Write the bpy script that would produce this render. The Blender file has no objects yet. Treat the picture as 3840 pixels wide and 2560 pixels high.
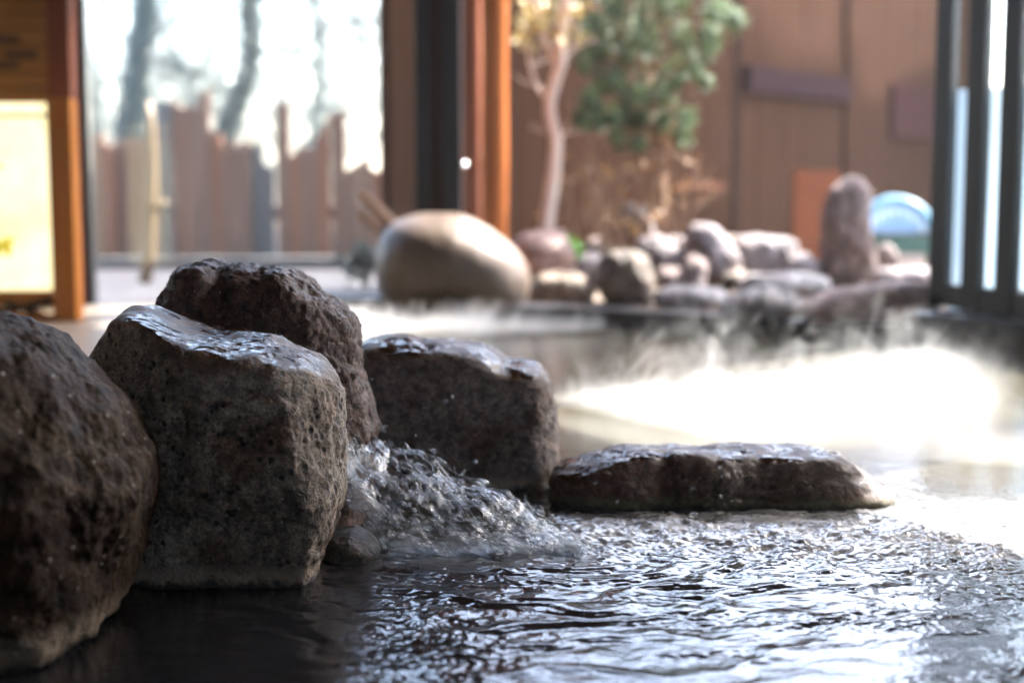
import bpy, bmesh, math, random
import numpy as np
from mathutils import Vector, Matrix, Euler

random.seed(7)
RNG = np.random.default_rng(11)
scene = bpy.context.scene
COL = scene.collection
rad = math.radians

# ------------------------------------------------------------------ camera geometry
F_PX, CAM_H, PITCH = 5333.0, 0.45, rad(6.2)
FWD = np.array([0, math.cos(PITCH), -math.sin(PITCH)])
UPV = np.array([0, math.sin(PITCH), math.cos(PITCH)])

def ray(u, v):
    return np.array([1.0, 0, 0]) * ((u - 1920) / F_PX) + FWD + UPV * ((1280 - v) / F_PX)

def at(u, v, Y):
    d = ray(u, v)
    return np.array([0, 0, CAM_H]) + d * (Y / d[1])

def atz(u, v, z=0.0):
    d = ray(u, v)
    return np.array([0, 0, CAM_H]) + d * ((z - CAM_H) / d[2])

# ------------------------------------------------------------------ numpy noise
PERM = RNG.permutation(256).astype(np.int64)
PERM = np.concatenate([PERM, PERM, PERM])
GRAD = RNG.normal(size=(256, 3))
GRAD /= np.linalg.norm(GRAD, axis=1)[:, None]

def pnoise(p):
    p = np.asarray(p, dtype=np.float64)
    i = np.floor(p).astype(np.int64)
    f = p - i
    i &= 255
    w = f * f * f * (f * (f * 6 - 15) + 10)
    out = np.zeros(len(p))
    for dx in (0, 1):
        wx = w[:, 0] if dx else 1 - w[:, 0]
        for dy in (0, 1):
            wy = w[:, 1] if dy else 1 - w[:, 1]
            for dz in (0, 1):
                wz = w[:, 2] if dz else 1 - w[:, 2]
                h = PERM[PERM[PERM[(i[:, 0] + dx) & 255] + ((i[:, 1] + dy) & 255)] + ((i[:, 2] + dz) & 255)]
                g = GRAD[h]
                out += wx * wy * wz * (g[:, 0] * (f[:, 0] - dx) + g[:, 1] * (f[:, 1] - dy) + g[:, 2] * (f[:, 2] - dz))
    return out * 1.5

def fbm(p, octv=4, lac=2.03, gain=0.5, ridged=False):
    p = np.asarray(p, dtype=np.float64)
    a, s, tot = 1.0, np.zeros(len(p)), 0.0
    q = p.copy()
    for o in range(octv):
        n = pnoise(q + o * 17.3)
        if ridged:
            n = 1 - 2 * np.abs(n)
        s += a * n
        tot += a
        a *= gain
        q = q * lac
    return s / tot

def worley(p):
    p = np.asarray(p, dtype=np.float64)
    i = np.floor(p).astype(np.int64)
    best = np.full(len(p), 9.0)
    for dx in (-1, 0, 1):
        for dy in (-1, 0, 1):
            for dz in (-1, 0, 1):
                c = i + np.array([dx, dy, dz])
                h = PERM[PERM[PERM[c[:, 0] & 255] + (c[:, 1] & 255)] + (c[:, 2] & 255)]
                pt = c + 0.5 + GRAD[h] * 0.5
                best = np.minimum(best, np.sum((pt - p) ** 2, axis=1))
    return np.sqrt(best)

def sstep(a, b, x):
    t = np.clip((x - a) / (b - a), 0, 1)
    return t * t * (3 - 2 * t)

# ------------------------------------------------------------------ object helpers
def tag(o, label=None, cat=None, group=None, kind=None):
    if label: o['label'] = label
    if cat: o['category'] = cat
    if group: o['group'] = group
    if kind: o['kind'] = kind
    return o

def mesh_from(name, verts, faces, mat=None, smooth=True):
    me = bpy.data.meshes.new(name)
    verts = np.asarray(verts, dtype=np.float32)
    if isinstance(faces, np.ndarray):
        nf, k = faces.shape
        me.vertices.add(len(verts))
        me.vertices.foreach_set('co', verts.ravel())
        me.loops.add(nf * k)
        me.loops.foreach_set('vertex_index', faces.astype(np.int32).ravel())
        me.polygons.add(nf)
        me.polygons.foreach_set('loop_start', np.arange(0, nf * k, k, dtype=np.int32))
        me.polygons.foreach_set('loop_total', np.full(nf, k, dtype=np.int32))
    else:
        me.from_pydata([tuple(map(float, v)) for v in verts], [], [tuple(int(i) for i in f) for f in faces])
    me.update(calc_edges=True)
    me.validate()
    me.polygons.foreach_set('use_smooth', np.full(len(me.polygons), smooth, dtype=bool))
    if mat: me.materials.append(mat)
    return me

def obj(name, me, parent=None, loc=None):
    o = bpy.data.objects.new(name, me)
    COL.objects.link(o)
    if parent: o.parent = parent
    if loc is not None: o.location = tuple(map(float, loc))
    return o

def empty(name, loc, rz=0.0):
    o = bpy.data.objects.new(name, None)
    o.empty_display_size = 0.05
    COL.objects.link(o)
    o.location = tuple(map(float, loc))
    o.rotation_euler = (0, 0, rz)
    return o

class MB:
    def __init__(self):
        self.v, self.f = [], []
    def add(self, vs, fs):
        b = len(self.v)
        self.v += [tuple(map(float, x)) for x in vs]
        self.f += [tuple(i + b for i in f) for f in fs]
    def box(self, lo, hi, bevel=0.0, M=None):
        bm = bmesh.new()
        bmesh.ops.create_cube(bm, size=1.0)
        lo, hi = Vector(lo), Vector(hi)
        for v in bm.verts:
            v.co = Vector([(lo[k] + hi[k]) / 2 + v.co[k] * (hi[k] - lo[k]) for k in range(3)])
        if bevel > 0:
            bmesh.ops.bevel(bm, geom=bm.edges[:], offset=bevel, segments=2, profile=0.7, affect='EDGES')
        if M is not None:
            bm.transform(M)
        bm.verts.index_update()
        self.add([v.co for v in bm.verts], [[v.index for v in f.verts] for f in bm.faces])
        bm.free()
        return self
    def tube(self, pts, radii, n=8, cap=True):
        pts = [np.asarray(p, float) for p in pts]
        vs, fs = [], []
        prev = None
        for k, p in enumerate(pts):
            t = pts[min(k + 1, len(pts) - 1)] - pts[max(k - 1, 0)]
            t = t / (np.linalg.norm(t) + 1e-12)
            a = np.array([0, 0, 1.0]) if abs(t[2]) < 0.9 else np.array([1.0, 0, 0])
            if prev is not None: a = prev
            e1 = a - t * np.dot(a, t); e1 /= np.linalg.norm(e1) + 1e-12
            prev = e1
            e2 = np.cross(t, e1)
            for j in range(n):
                an = 2 * math.pi * j / n
                vs.append(p + radii[k] * (math.cos(an) * e1 + math.sin(an) * e2))
        for k in range(len(pts) - 1):
            for j in range(n):
                fs.append((k * n + j, k * n + (j + 1) % n, (k + 1) * n + (j + 1) % n, (k + 1) * n + j))
        if cap:
            fs.append(tuple(range(n))[::-1]); fs.append(tuple((len(pts) - 1) * n + j for j in range(n)))
        self.add(vs, fs)
        return self
    def lathe(self, prof, n=32, c=(0, 0, 0)):
        vs = [(c[0] + r * math.cos(2 * math.pi * j / n), c[1] + r * math.sin(2 * math.pi * j / n), c[2] + z)
              for r, z in prof for j in range(n)]
        fs = [(k * n + j, k * n + (j + 1) % n, (k + 1) * n + (j + 1) % n, (k + 1) * n + j)
              for k in range(len(prof) - 1) for j in range(n)]
        fs.append(tuple(range(n))[::-1]); fs.append(tuple((len(prof) - 1) * n + j for j in range(n)))
        self.add(vs, fs)
        return self
    def build(self, name, mat, parent=None, smooth=False, loc=None):
        return obj(name, mesh_from(name, self.v, self.f, mat, smooth), parent, loc)

# ------------------------------------------------------------------ materials
def nt(name):
    m = bpy.data.materials.new(name)
    m.use_nodes = True
    t = m.node_tree
    b = t.nodes['Principled BSDF']
    return m, t, b

def N(t, typ, **kw):
    n = t.nodes.new(typ)
    for k, v in kw.items():
        if k.startswith('_'):
            setattr(n, k[1:], v)
        else:
            n.inputs[k.replace('__', ' ')].default_value = v
    return n

def ramp(t, stops):
    r = t.nodes.new('ShaderNodeValToRGB')
    el = r.color_ramp.elements
    while len(el) < len(stops): el.new(0.5)
    for e, (p, c) in zip(el, stops):
        e.position = p
        e.color = (c, c, c, 1) if isinstance(c, (int, float)) else (*c, 1)
    return r

def mixc(t, fac, a, b, mode='MIX'):
    m = t.nodes.new('ShaderNodeMix'); m.data_type = 'RGBA'; m.blend_type = mode
    for idx, s in ((0, fac), (6, a), (7, b)):
        if isinstance(s, bpy.types.NodeSocket): t.links.new(s, m.inputs[idx])
        else: m.inputs[idx].default_value = s if idx == 0 else (*s, 1)
    return m.outputs[2]

def math_n(t, op, a, b=None, clamp=False):
    m = t.nodes.new('ShaderNodeMath'); m.operation = op; m.use_clamp = clamp
    for i, s in enumerate((a, b)):
        if s is None: continue
        if isinstance(s, bpy.types.NodeSocket): t.links.new(s, m.inputs[i])
        else: m.inputs[i].default_value = s
    return m.outputs[0]

def coords(t, scale=(1, 1, 1), which='Object'):
    tc = t.nodes.new('ShaderNodeTexCoord')
    mp = t.nodes.new('ShaderNodeMapping')
    mp.inputs['Scale'].default_value = scale
    t.links.new(tc.outputs[which], mp.inputs['Vector'])
    return mp.outputs['Vector']

def noise(t, vec, scale, detail=4, rough=0.55, dist=0.0):
    n = t.nodes.new('ShaderNodeTexNoise')
    n.inputs['Scale'].default_value = scale
    n.inputs['Detail'].default_value = detail
    n.inputs['Roughness'].default_value = rough
    n.inputs['Distortion'].default_value = dist
    t.links.new(vec, n.inputs['Vector'])
    return n.outputs['Fac']

def bump(t, b, h, strength=0.3, dist=0.01):
    n = t.nodes.new('ShaderNodeBump')
    n.inputs['Strength'].default_value = strength
    n.inputs['Distance'].default_value = dist
    t.links.new(h, n.inputs['Height'])
    t.links.new(n.outputs['Normal'], b.inputs['Normal'])
    return n

def m_plain(name, c0, c1, rough=0.6, scale=8, stretch=(1, 1, 1), bs=0.2, bd=0.004, metal=0.0, spec=0.2):
    m, t, b = nt(name)
    v = coords(t, stretch)
    f = noise(t, v, scale, 5, 0.6)
    r = ramp(t, [(0.3, c0), (0.7, c1)])
    t.links.new(f, r.inputs[0])
    t.links.new(r.outputs[0], b.inputs['Base Color'])
    rr = ramp(t, [(0.2, max(0.02, rough - .1)), (0.8, min(1, rough + .1))])
    t.links.new(f, rr.inputs[0]); t.links.new(rr.outputs[0], b.inputs['Roughness'])
    b.inputs['Metallic'].default_value = metal
    b.inputs['Specular IOR Level'].default_value = spec
    bump(t, b, f, bs, bd)
    return m

def m_wood(name, c0, c1, rough=0.45, scale=6, axis='Z', spec=0.02):
    rough = max(rough, .65)
    st = {'Z': (6, 6, 0.35), 'X': (0.35, 6, 6), 'Y': (6, 0.35, 6)}[axis]
    return m_plain(name, c0, c1, rough, scale, st, 0.25, 0.003, 0, spec)

def m_rock(name, base, alt, speck=(0.42, 0.38, 0.34), pit=0.85, wet=0.9, crust=0.03, scale=1.0, wetcol=(0.022, 0.010, 0.005), wz=(0.45, 0.95), dry_rough=0.62, crustcol=(0.33, 0.24, 0.16), low_dark=True):
    """porous volcanic rock: mottled colour, dark pits, pale specks, wet brown algae film on up-facing areas, mineral crust at the waterline"""
    m, t, b = nt(name)
    v = coords(t)
    big = noise(t, v, 9 * scale, 4, 0.6)
    mid = noise(t, v, 62 * scale, 6, 0.68)
    fin = noise(t, v, 300 * scale, 3, 0.7)
    stn = noise(t, v, 6.5 * scale, 4, 0.6, 0.6)
    r1 = ramp(t, [(0.36, base), (0.62, alt)])
    t.links.new(big, r1.inputs[0])
    dark = tuple(x * 0.24 for x in base)
    r2 = ramp(t, [(0.34, 0.0), (0.60, 1.0)])
    t.links.new(mid, r2.inputs[0])
    c = mixc(t, r2.outputs[0], dark, r1.outputs[0])
    r3 = ramp(t, [(0.35, 0.45), (0.65, 1.35)])
    t.links.new(fin, r3.inputs[0])
    c = mixc(t, 1.0, c, r3.outputs[0], 'MULTIPLY')
    # brown iron stains
    r4 = ramp(t, [(0.50, 0.0), (0.62, 0.8)])
    t.links.new(stn, r4.inputs[0])
    c = mixc(t, r4.outputs[0], c, mixc(t, 1.0, c, (0.55, 0.36, 0.24), 'MULTIPLY'))
    # pits
    vo = t.nodes.new('ShaderNodeTexVoronoi'); vo.inputs['Scale'].default_value = 75 * scale
    vo.inputs['Randomness'].default_value = 1.0
    t.links.new(v, vo.inputs['Vector'])
    pr = ramp(t, [(0.18, 0.0), (0.34, 1.0)])
    t.links.new(vo.outputs['Distance'], pr.inputs[0])
    sel = ramp(t, [(0.46, 1.0), (0.52, 0.0)])
    t.links.new(noise(t, v, 24 * scale, 3, 0.6), sel.inputs[0])
    pf = math_n(t, 'MAXIMUM', pr.outputs[0], sel.outputs[0])
    pf2 = math_n(t, 'ADD', math_n(t, 'MULTIPLY', pf, pit), 1 - pit)
    c = mixc(t, 1.0, c, pf2, 'MULTIPLY')
    # pale crystals
    v2 = t.nodes.new('ShaderNodeTexVoronoi'); v2.inputs['Scale'].default_value = 130 * scale
    t.links.new(v, v2.inputs['Vector'])
    sr = ramp(t, [(0.10, 1.0), (0.2, 0.0)])
    t.links.new(v2.outputs['Distance'], sr.inputs[0])
    s2 = ramp(t, [(0.52, 0.0), (0.60, 0.8)])
    t.links.new(noise(t, v, 60 * scale, 2), s2.inputs[0])
    c = mixc(t, math_n(t, 'MULTIPLY', sr.outputs[0], s2.outputs[0]), c, speck)
    # height above water
    geo = t.nodes.new('ShaderNodeNewGeometry')
    sep = t.nodes.new('ShaderNodeSeparateXYZ'); t.links.new(geo.outputs['Position'], sep.inputs[0])
    z = math_n(t, 'ADD', sep.outputs[2], math_n(t, 'MULTIPLY', math_n(t, 'SUBTRACT', mid, 0.5), 0.03))
    if crust > 0:
        cz = t.nodes.new('ShaderNodeMapRange'); cz.inputs[1].default_value = crust; cz.inputs[2].default_value = crust * 0.45
        t.links.new(z, cz.inputs[0])
        c = mixc(t, math_n(t, 'MULTIPLY', cz.outputs[0], 0.75), c, crustcol)
        lo = t.nodes.new('ShaderNodeMapRange'); lo.inputs[1].default_value = 0.010; lo.inputs[2].default_value = 0.002
        t.links.new(z, lo.inputs[0])
        c = mixc(t, lo.outputs[0], c, (0.03, 0.022, 0.015))
    # wet film
    sn = t.nodes.new('ShaderNodeSeparateXYZ'); t.links.new(geo.outputs['Normal'], sn.inputs[0])
    wn = math_n(t, 'ADD', sn.outputs[2], math_n(t, 'MULTIPLY', math_n(t, 'SUBTRACT', mid, 0.5), 0.9))
    dm = t.nodes.new('ShaderNodeMapRange'); dm.inputs[1].default_value = .12; dm.inputs[2].default_value = .62
    t.links.new(wn, dm.inputs[0])
    c = mixc(t, math_n(t, 'MULTIPLY', dm.outputs[0], .8 * wet), c, mixc(t, 1.0, c, (.50, .30, .17), 'MULTIPLY'))
    wr = t.nodes.new('ShaderNodeMapRange'); wr.inputs[1].default_value = wz[0]; wr.inputs[2].default_value = wz[1]
    t.links.new(wn, wr.inputs[0])
    pw = ramp(t, [(0.40, 0.25), (0.52, 1.0)])
    t.links.new(noise(t, v, 20 * scale, 3, 0.6), pw.inputs[0])
    wf = math_n(t, 'MULTIPLY', math_n(t, 'MULTIPLY', wr.outputs[0], wet), pw.outputs[0])
    c = mixc(t, wf, c, mixc(t, 0.12, wetcol, c))
    t.links.new(c, b.inputs['Base Color'])
    ro = t.nodes.new('ShaderNodeMapRange'); ro.inputs[3].default_value = dry_rough; ro.inputs[4].default_value = 0.09
    t.links.new(wf, ro.inputs[0]); t.links.new(ro.outputs[0], b.inputs['Roughness'])
    b.inputs['Specular IOR Level'].default_value = 0.4
    h = math_n(t, 'ADD', math_n(t, 'MULTIPLY', mid, 0.7), math_n(t, 'MULTIPLY', fin, 0.28))
    h = math_n(t, 'ADD', h, math_n(t, 'MULTIPLY', pf, 0.35 * pit))
    wvn = noise(t, coords(t, (0.6, 1.3, 1)), 42 * scale, 2, 0.5)
    mh = t.nodes.new('ShaderNodeMix'); mh.data_type = 'FLOAT'
    t.links.new(wf, mh.inputs[0]); t.links.new(h, mh.inputs[2]); t.links.new(math_n(t, 'MULTIPLY', wvn, 1.35), mh.inputs[3])
    h = mh.outputs[0]
    bump(t, b, h, 0.9, 0.009 / scale)
    return m

M = {}
M['rock_grey'] = m_rock('porous_grey_rock', (0.225, 0.158, 0.103), (0.37, 0.29, 0.21), wet=0.95, crust=0.03)
M['rock_brown'] = m_rock('dark_brown_rock', (0.105, 0.046, 0.025), (0.15, 0.083, 0.053), pit=0.5, wet=0.35, crust=0.0)
M['rock_slab'] = m_rock('mauve_grey_rock', (0.23, 0.165, 0.125), (0.32, 0.25, 0.205), pit=0.4, wet=1.0, crust=0.025, wz=(0.3, 0.78))
M['rock_flat'] = m_rock('wet_russet_rock', (0.14, 0.060, 0.032), (0.18, 0.14, 0.10), pit=0.5, wet=1.0, crust=0.02, wz=(0.4, 0.85), crustcol=(0.12, 0.115, 0.055))
M['rock_near'] = m_rock('smooth_brown_rock', (0.046, 0.022, 0.010), (0.085, 0.051, 0.027), pit=0.35, wet=0.0, crust=0.045, scale=0.7)
M['rock_near'].node_tree.nodes['Principled BSDF'].inputs['Specular IOR Level'].default_value = 0.12
M['rock_wet'] = m_rock('wet_brown_rock', (0.07, 0.035, 0.016), (0.11, 0.06, 0.03), pit=0.4, wet=0.9, crust=0.0, wz=(0.3, 0.6))
M['rock_low'] = m_rock('submerged_rock', (0.07, 0.06, 0.042), (0.11, 0.09, 0.065), pit=0.4, wet=0.6, crust=0.0)
def gard(name, a, b): return m_rock(name, a, b, pit=0.2, wet=0.0, crust=0.0, scale=0.4, dry_rough=0.75)
M['st_mauve'] = gard('mauve_garden_stone', (0.17, 0.135, 0.14), (0.24, 0.20, 0.20))
M['st_pink'] = gard('pinkish_garden_stone', (0.16, 0.105, 0.09), (0.21, 0.15, 0.135))
M['st_rose'] = gard('rosy_garden_stone', (0.34, 0.22, 0.19), (0.42, 0.29, 0.25))
M['st_tan'] = gard('tan_garden_stone', (0.14, 0.095, 0.06), (0.19, 0.14, 0.10))
M['st_white'] = gard('pale_garden_stone', (0.24, 0.21, 0.20), (0.32, 0.29, 0.28))
M['st_brown'] = gard('brown_garden_stone', (0.08, 0.055, 0.036), (0.13, 0.095, 0.065))
M['boulder'] = m_plain('polished_tan_boulder', (0.06, 0.040, 0.028), (0.09, 0.062, 0.044), 0.5, 7, bs=0.1, bd=0.01, spec=0.25)
M['black'] = m_plain('black_painted_frame', (0.007, 0.007, 0.009), (0.012, 0.012, 0.015), 0.4, 12, spec=0.2)
M['dkbrown'] = m_wood('dark_brown_timber', (0.022, 0.013, 0.011), (0.04, 0.024, 0.02), 0.4)
M['curb'] = m_plain('black_wet_stone_edge', (0.014, 0.014, 0.017), (0.03, 0.03, 0.034), 0.3, 14, bs=.3)
M['orange_wood'] = m_wood('orange_cedar_post', (0.22, 0.066, 0.018), (0.36, 0.115, 0.034), 0.45, 7)
M['red_wood'] = m_wood('reddish_cedar_boards', (0.20, 0.075, 0.045), (0.34, 0.145, 0.09), 0.5, 7)
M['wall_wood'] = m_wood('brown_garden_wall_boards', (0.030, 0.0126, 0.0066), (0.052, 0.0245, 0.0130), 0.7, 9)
M['wall_rail'] = m_wood('brown_wall_rail', (0.10, 0.04, 0.024), (0.15, 0.065, 0.04), 0.5, 6, 'X')
M['batten'] = m_wood('purple_brown_batten', (0.020, 0.0095, 0.0115), (0.033, 0.0165, 0.019), 0.5, 6, 'X')
M['redboard'] = m_wood('wine_red_board', (0.032, 0.0125, 0.012), (0.048, 0.019, 0.017), 0.5, 6, 'X')
M['rust'] = m_plain('rust_orange_panel', (0.13, 0.034, 0.010), (0.17, 0.048, 0.014), 0.6, 6)
M['fence'] = m_wood('weathered_fence_boards', (0.14, 0.085, 0.06), (0.25, 0.16, 0.115), 0.7, 7)
M['fence2'] = m_wood('reddish_fence_boards', (0.18, 0.085, 0.05), (0.28, 0.145, 0.09), 0.7, 7)
M['fence3'] = m_wood('grey_fence_boards', (0.085, 0.085, 0.08), (0.14, 0.135, 0.13), 0.7, 7)
M['bark_dark'] = m_plain('dark_mossy_bark', (0.018, 0.035, 0.034), (0.04, 0.062, 0.058), 0.8, 10, (3, 3, .6), .5, .02)
M['bark_pale'] = m_plain('pale_peeling_bark', (0.48, 0.36, 0.29), (0.66, 0.53, 0.44), 0.6, 14, (3, 3, .8), .3, .01)
M['bamboo'] = m_plain('pale_bamboo_pole', (0.20, 0.14, 0.085), (0.28, 0.205, 0.13), 0.45, 5, (4, 4, .4))
M['twig'] = m_plain('brown_twig', (0.13, 0.07, 0.04), (0.24, 0.14, 0.08), 0.7, 20)
M['handle'] = m_wood('pale_ladle_wood', (0.33, 0.20, 0.13), (0.45, 0.29, 0.20), 0.5, 8, 'X')
M['lampwood'] = m_wood('varnished_orange_wood', (0.33, 0.11, 0.022), (0.46, 0.17, 0.04), 0.3, 7)
M['wall_slats'] = m_wood('amber_wall_slats', (0.15, 0.07, 0.022), (0.26, 0.13, 0.045), 0.45, 5, 'X')
M['slot'] = m_plain('dark_slot', (0.035, 0.015, 0.008), (0.05, 0.02, 0.012), 0.7, 8)
M['red_post'] = m_wood('dark_red_post', (0.075, 0.022, 0.012), (0.12, 0.04, 0.022), 0.4, 6)
M['ceil'] = m_wood('dark_ceiling_boards', (0.12, 0.08, 0.055), (0.18, 0.12, 0.085), 0.6, 5, 'Y')
M['plaster'] = m_plain('dim_room_plaster', (0.42, 0.33, 0.25), (0.50, 0.40, 0.31), 0.8, 5)
M['floor'] = m_plain('tan_stone_floor', (0.22, 0.17, 0.12), (0.32, 0.26, 0.20), 0.35, 6)
M['deck'] = m_plain('grey_gravel_yard', (0.022, 0.020, 0.022), (0.045, 0.041, 0.044), 0.8, 30)
M['soil'] = m_plain('garden_earth', (0.10, 0.075, 0.06), (0.18, 0.14, 0.11), 0.9, 14, bs=.6, bd=.03)
M['highlight_white'] = m_plain('pale_highlight_strip', (0.70, 0.76, 0.80), (0.78, 0.83, 0.86), 0.7, 4)
M['jar_blue'] = m_plain('pale_blue_glaze', (0.12, 0.26, 0.33), (0.18, 0.33, 0.40), 0.4, 10)
M['panel_blue'] = m_plain('light_blue_panel', (0.17, 0.26, 0.38), (0.23, 0.33, 0.45), 0.5, 6)
M['jar_white'] = m_plain('white_glaze', (0.50, 0.58, 0.66), (0.55, 0.63, 0.7), 0.3, 10)
M['jar_green'] = m_plain('dark_green_glaze', (0.015, 0.06, 0.05), (0.03, 0.085, 0.07), 0.3, 8)
M['chrome'] = m_plain('polished_metal', (0.8, 0.8, 0.8), (0.85, 0.85, 0.85), 0.2, 5, metal=1.0)

def m_leaf(name, a, b, trans=0.16):
    m, t, bs = nt(name)
    oi = t.nodes.new('ShaderNodeNewGeometry')
    r = ramp(t, [(0.0, a), (1.0, b)])
    t.links.new(oi.outputs['Random Per Island'], r.inputs[0])
    t.links.new(r.outputs[0], bs.inputs['Base Color'])
    bs.inputs['Roughness'].default_value = 0.5
    tr = t.nodes.new('ShaderNodeBsdfTranslucent')
    t.links.new(r.outputs[0], tr.inputs['Color'])
    mx = t.nodes.new('ShaderNodeMixShader'); mx.inputs[0].default_value = trans
    t.links.new(bs.outputs[0], mx.inputs[1]); t.links.new(tr.outputs[0], mx.inputs[2])
    t.links.new(mx.outputs[0], t.nodes['Material Output'].inputs['Surface'])
    return m
M['leaf_green'] = m_leaf('conifer_leaf', (0.02, 0.055, 0.024), (0.13, 0.19, 0.06))
M['leaf_yellow'] = m_leaf('young_yellow_leaf', (0.35, 0.28, 0.10), (0.5, 0.4, 0.16))
M['leaf_bright'] = m_leaf('bright_green_leaf', (0.10, 0.30, 0.03), (0.18, 0.42, 0.06))
M['leaf_dry'] = m_leaf('dry_brown_leaf', (0.22, 0.09, 0.035), (0.36, 0.22, 0.08))
M['leaf_far'] = m_leaf('far_grey_green_leaf', (0.05, 0.07, 0.062), (0.14, 0.15, 0.13), .4)

def m_glass_pane():
    m, t, b = nt('window_glass')
    tr = t.nodes.new('ShaderNodeBsdfTransparent'); tr.inputs[0].default_value = (0.98, 0.985, 0.985, 1)
    gl = t.nodes.new('ShaderNodeBsdfGlossy'); gl.inputs['Roughness'].default_value = 0.02
    fr = t.nodes.new('ShaderNodeFresnel')
    ge = t.nodes.new('ShaderNodeNewGeometry')
    mr = t.nodes.new('ShaderNodeMapRange'); mr.inputs[3].default_value = 1.45; mr.inputs[4].default_value = 1 / 1.45
    t.links.new(ge.outputs['Backfacing'], mr.inputs[0]); t.links.new(mr.outputs[0], fr.inputs[0])
    mx = t.nodes.new('ShaderNodeMixShader')
    t.links.new(fr.outputs[0], mx.inputs[0]); t.links.new(tr.outputs[0], mx.inputs[1]); t.links.new(gl.outputs[0], mx.inputs[2])
    t.links.new(mx.outputs[0], t.nodes['Material Output'].inputs['Surface'])
    return m
M['glass'] = m_glass_pane()
def m_steamed():
    m = M['glass'].copy(); m.name = 'steamed_window_glass'
    t = m.node_tree
    mx = t.nodes['Mix Shader']; tr = t.nodes['Transparent BSDF']
    rf = t.nodes.new('ShaderNodeBsdfRefraction'); rf.inputs['IOR'].default_value = 1.02; rf.inputs['Roughness'].default_value = 0.32
    rf.inputs['Color'].default_value = (.95, .97, .97, 1)
    m2 = t.nodes.new('ShaderNodeMixShader'); m2.inputs[0].default_value = .22
    t.links.new(tr.outputs[0], m2.inputs[1]); t.links.new(rf.outputs[0], m2.inputs[2])
    t.links.new(m2.outputs[0], mx.inputs[1])
    return m
M['glass_steamed'] = m_steamed()

def m_frost():
    m, t, b = nt('frosted_panel')
    f = noise(t, coords(t), 6, 3)
    r = ramp(t, [(0.3, (0.62, 0.74, 0.82)), (0.7, (0.72, 0.82, 0.88))])
    t.links.new(f, r.inputs[0]); t.links.new(r.outputs[0], b.inputs['Base Color'])
    tr = t.nodes.new('ShaderNodeBsdfTranslucent'); t.links.new(r.outputs[0], tr.inputs['Color'])
    mx = t.nodes.new('ShaderNodeMixShader'); mx.inputs[0].default_value = .45
    t.links.new(b.outputs[0], mx.inputs[1]); t.links.new(tr.outputs[0], mx.inputs[2])
    t.links.new(mx.outputs[0], t.nodes['Material Output'].inputs['Surface'])
    return m
M['frost'] = m_frost()

def m_paper():
    m, t, b = nt('glowing_paper')
    v = coords(t)
    f = noise(t, v, 5, 3, 0.5)
    r = ramp(t, [(0.3, (1.0, 0.80, 0.30)), (0.65, (1.0, 0.93, 0.62))])
    t.links.new(f, r.inputs[0])
    t.links.new(r.outputs[0], b.inputs['Base Color'])
    t.links.new(r.outputs[0], b.inputs['Emission Color'])
    b.inputs['Emission Strength'].default_value = LAMP
    b.inputs['Roughness'].default_value = 0.8
    return m
LAMP = 0.11
HAZE = 0.0018
M['paper'] = m_paper()
mm, tt, bb = nt('olive_painted_motif')
bb.inputs['Base Color'].default_value = (0.35, 0.30, 0.03, 1)
bb.inputs['Emission Color'].default_value = (0.75, 0.6, 0.05, 1)
bb.inputs['Emission Strength'].default_value = LAMP * 0.55
M['motif'] = mm

def m_water():
    m, t, b = nt('murky_spring_water')
    v = coords(t)
    f = noise(t, v, 3.0, 3)
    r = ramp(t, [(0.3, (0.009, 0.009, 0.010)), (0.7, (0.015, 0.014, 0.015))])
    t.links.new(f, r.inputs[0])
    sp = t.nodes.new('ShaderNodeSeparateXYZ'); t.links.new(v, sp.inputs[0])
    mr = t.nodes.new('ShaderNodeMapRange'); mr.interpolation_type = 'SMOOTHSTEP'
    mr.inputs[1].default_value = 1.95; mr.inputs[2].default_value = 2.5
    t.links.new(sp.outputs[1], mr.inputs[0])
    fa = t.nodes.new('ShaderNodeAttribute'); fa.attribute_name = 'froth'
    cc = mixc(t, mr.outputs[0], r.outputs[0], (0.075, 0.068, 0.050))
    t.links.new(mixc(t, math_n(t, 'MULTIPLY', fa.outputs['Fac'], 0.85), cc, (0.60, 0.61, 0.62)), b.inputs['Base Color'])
    b.inputs['Roughness'].default_value = 0.03
    b.inputs['IOR'].default_value = 1.333
    h = noise(t, coords(t, (1, 1.6, 1)), 130, 3, 0.5)
    bump(t, b, h, 0.12, 0.004)
    return m
M['water'] = m_water()

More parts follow.
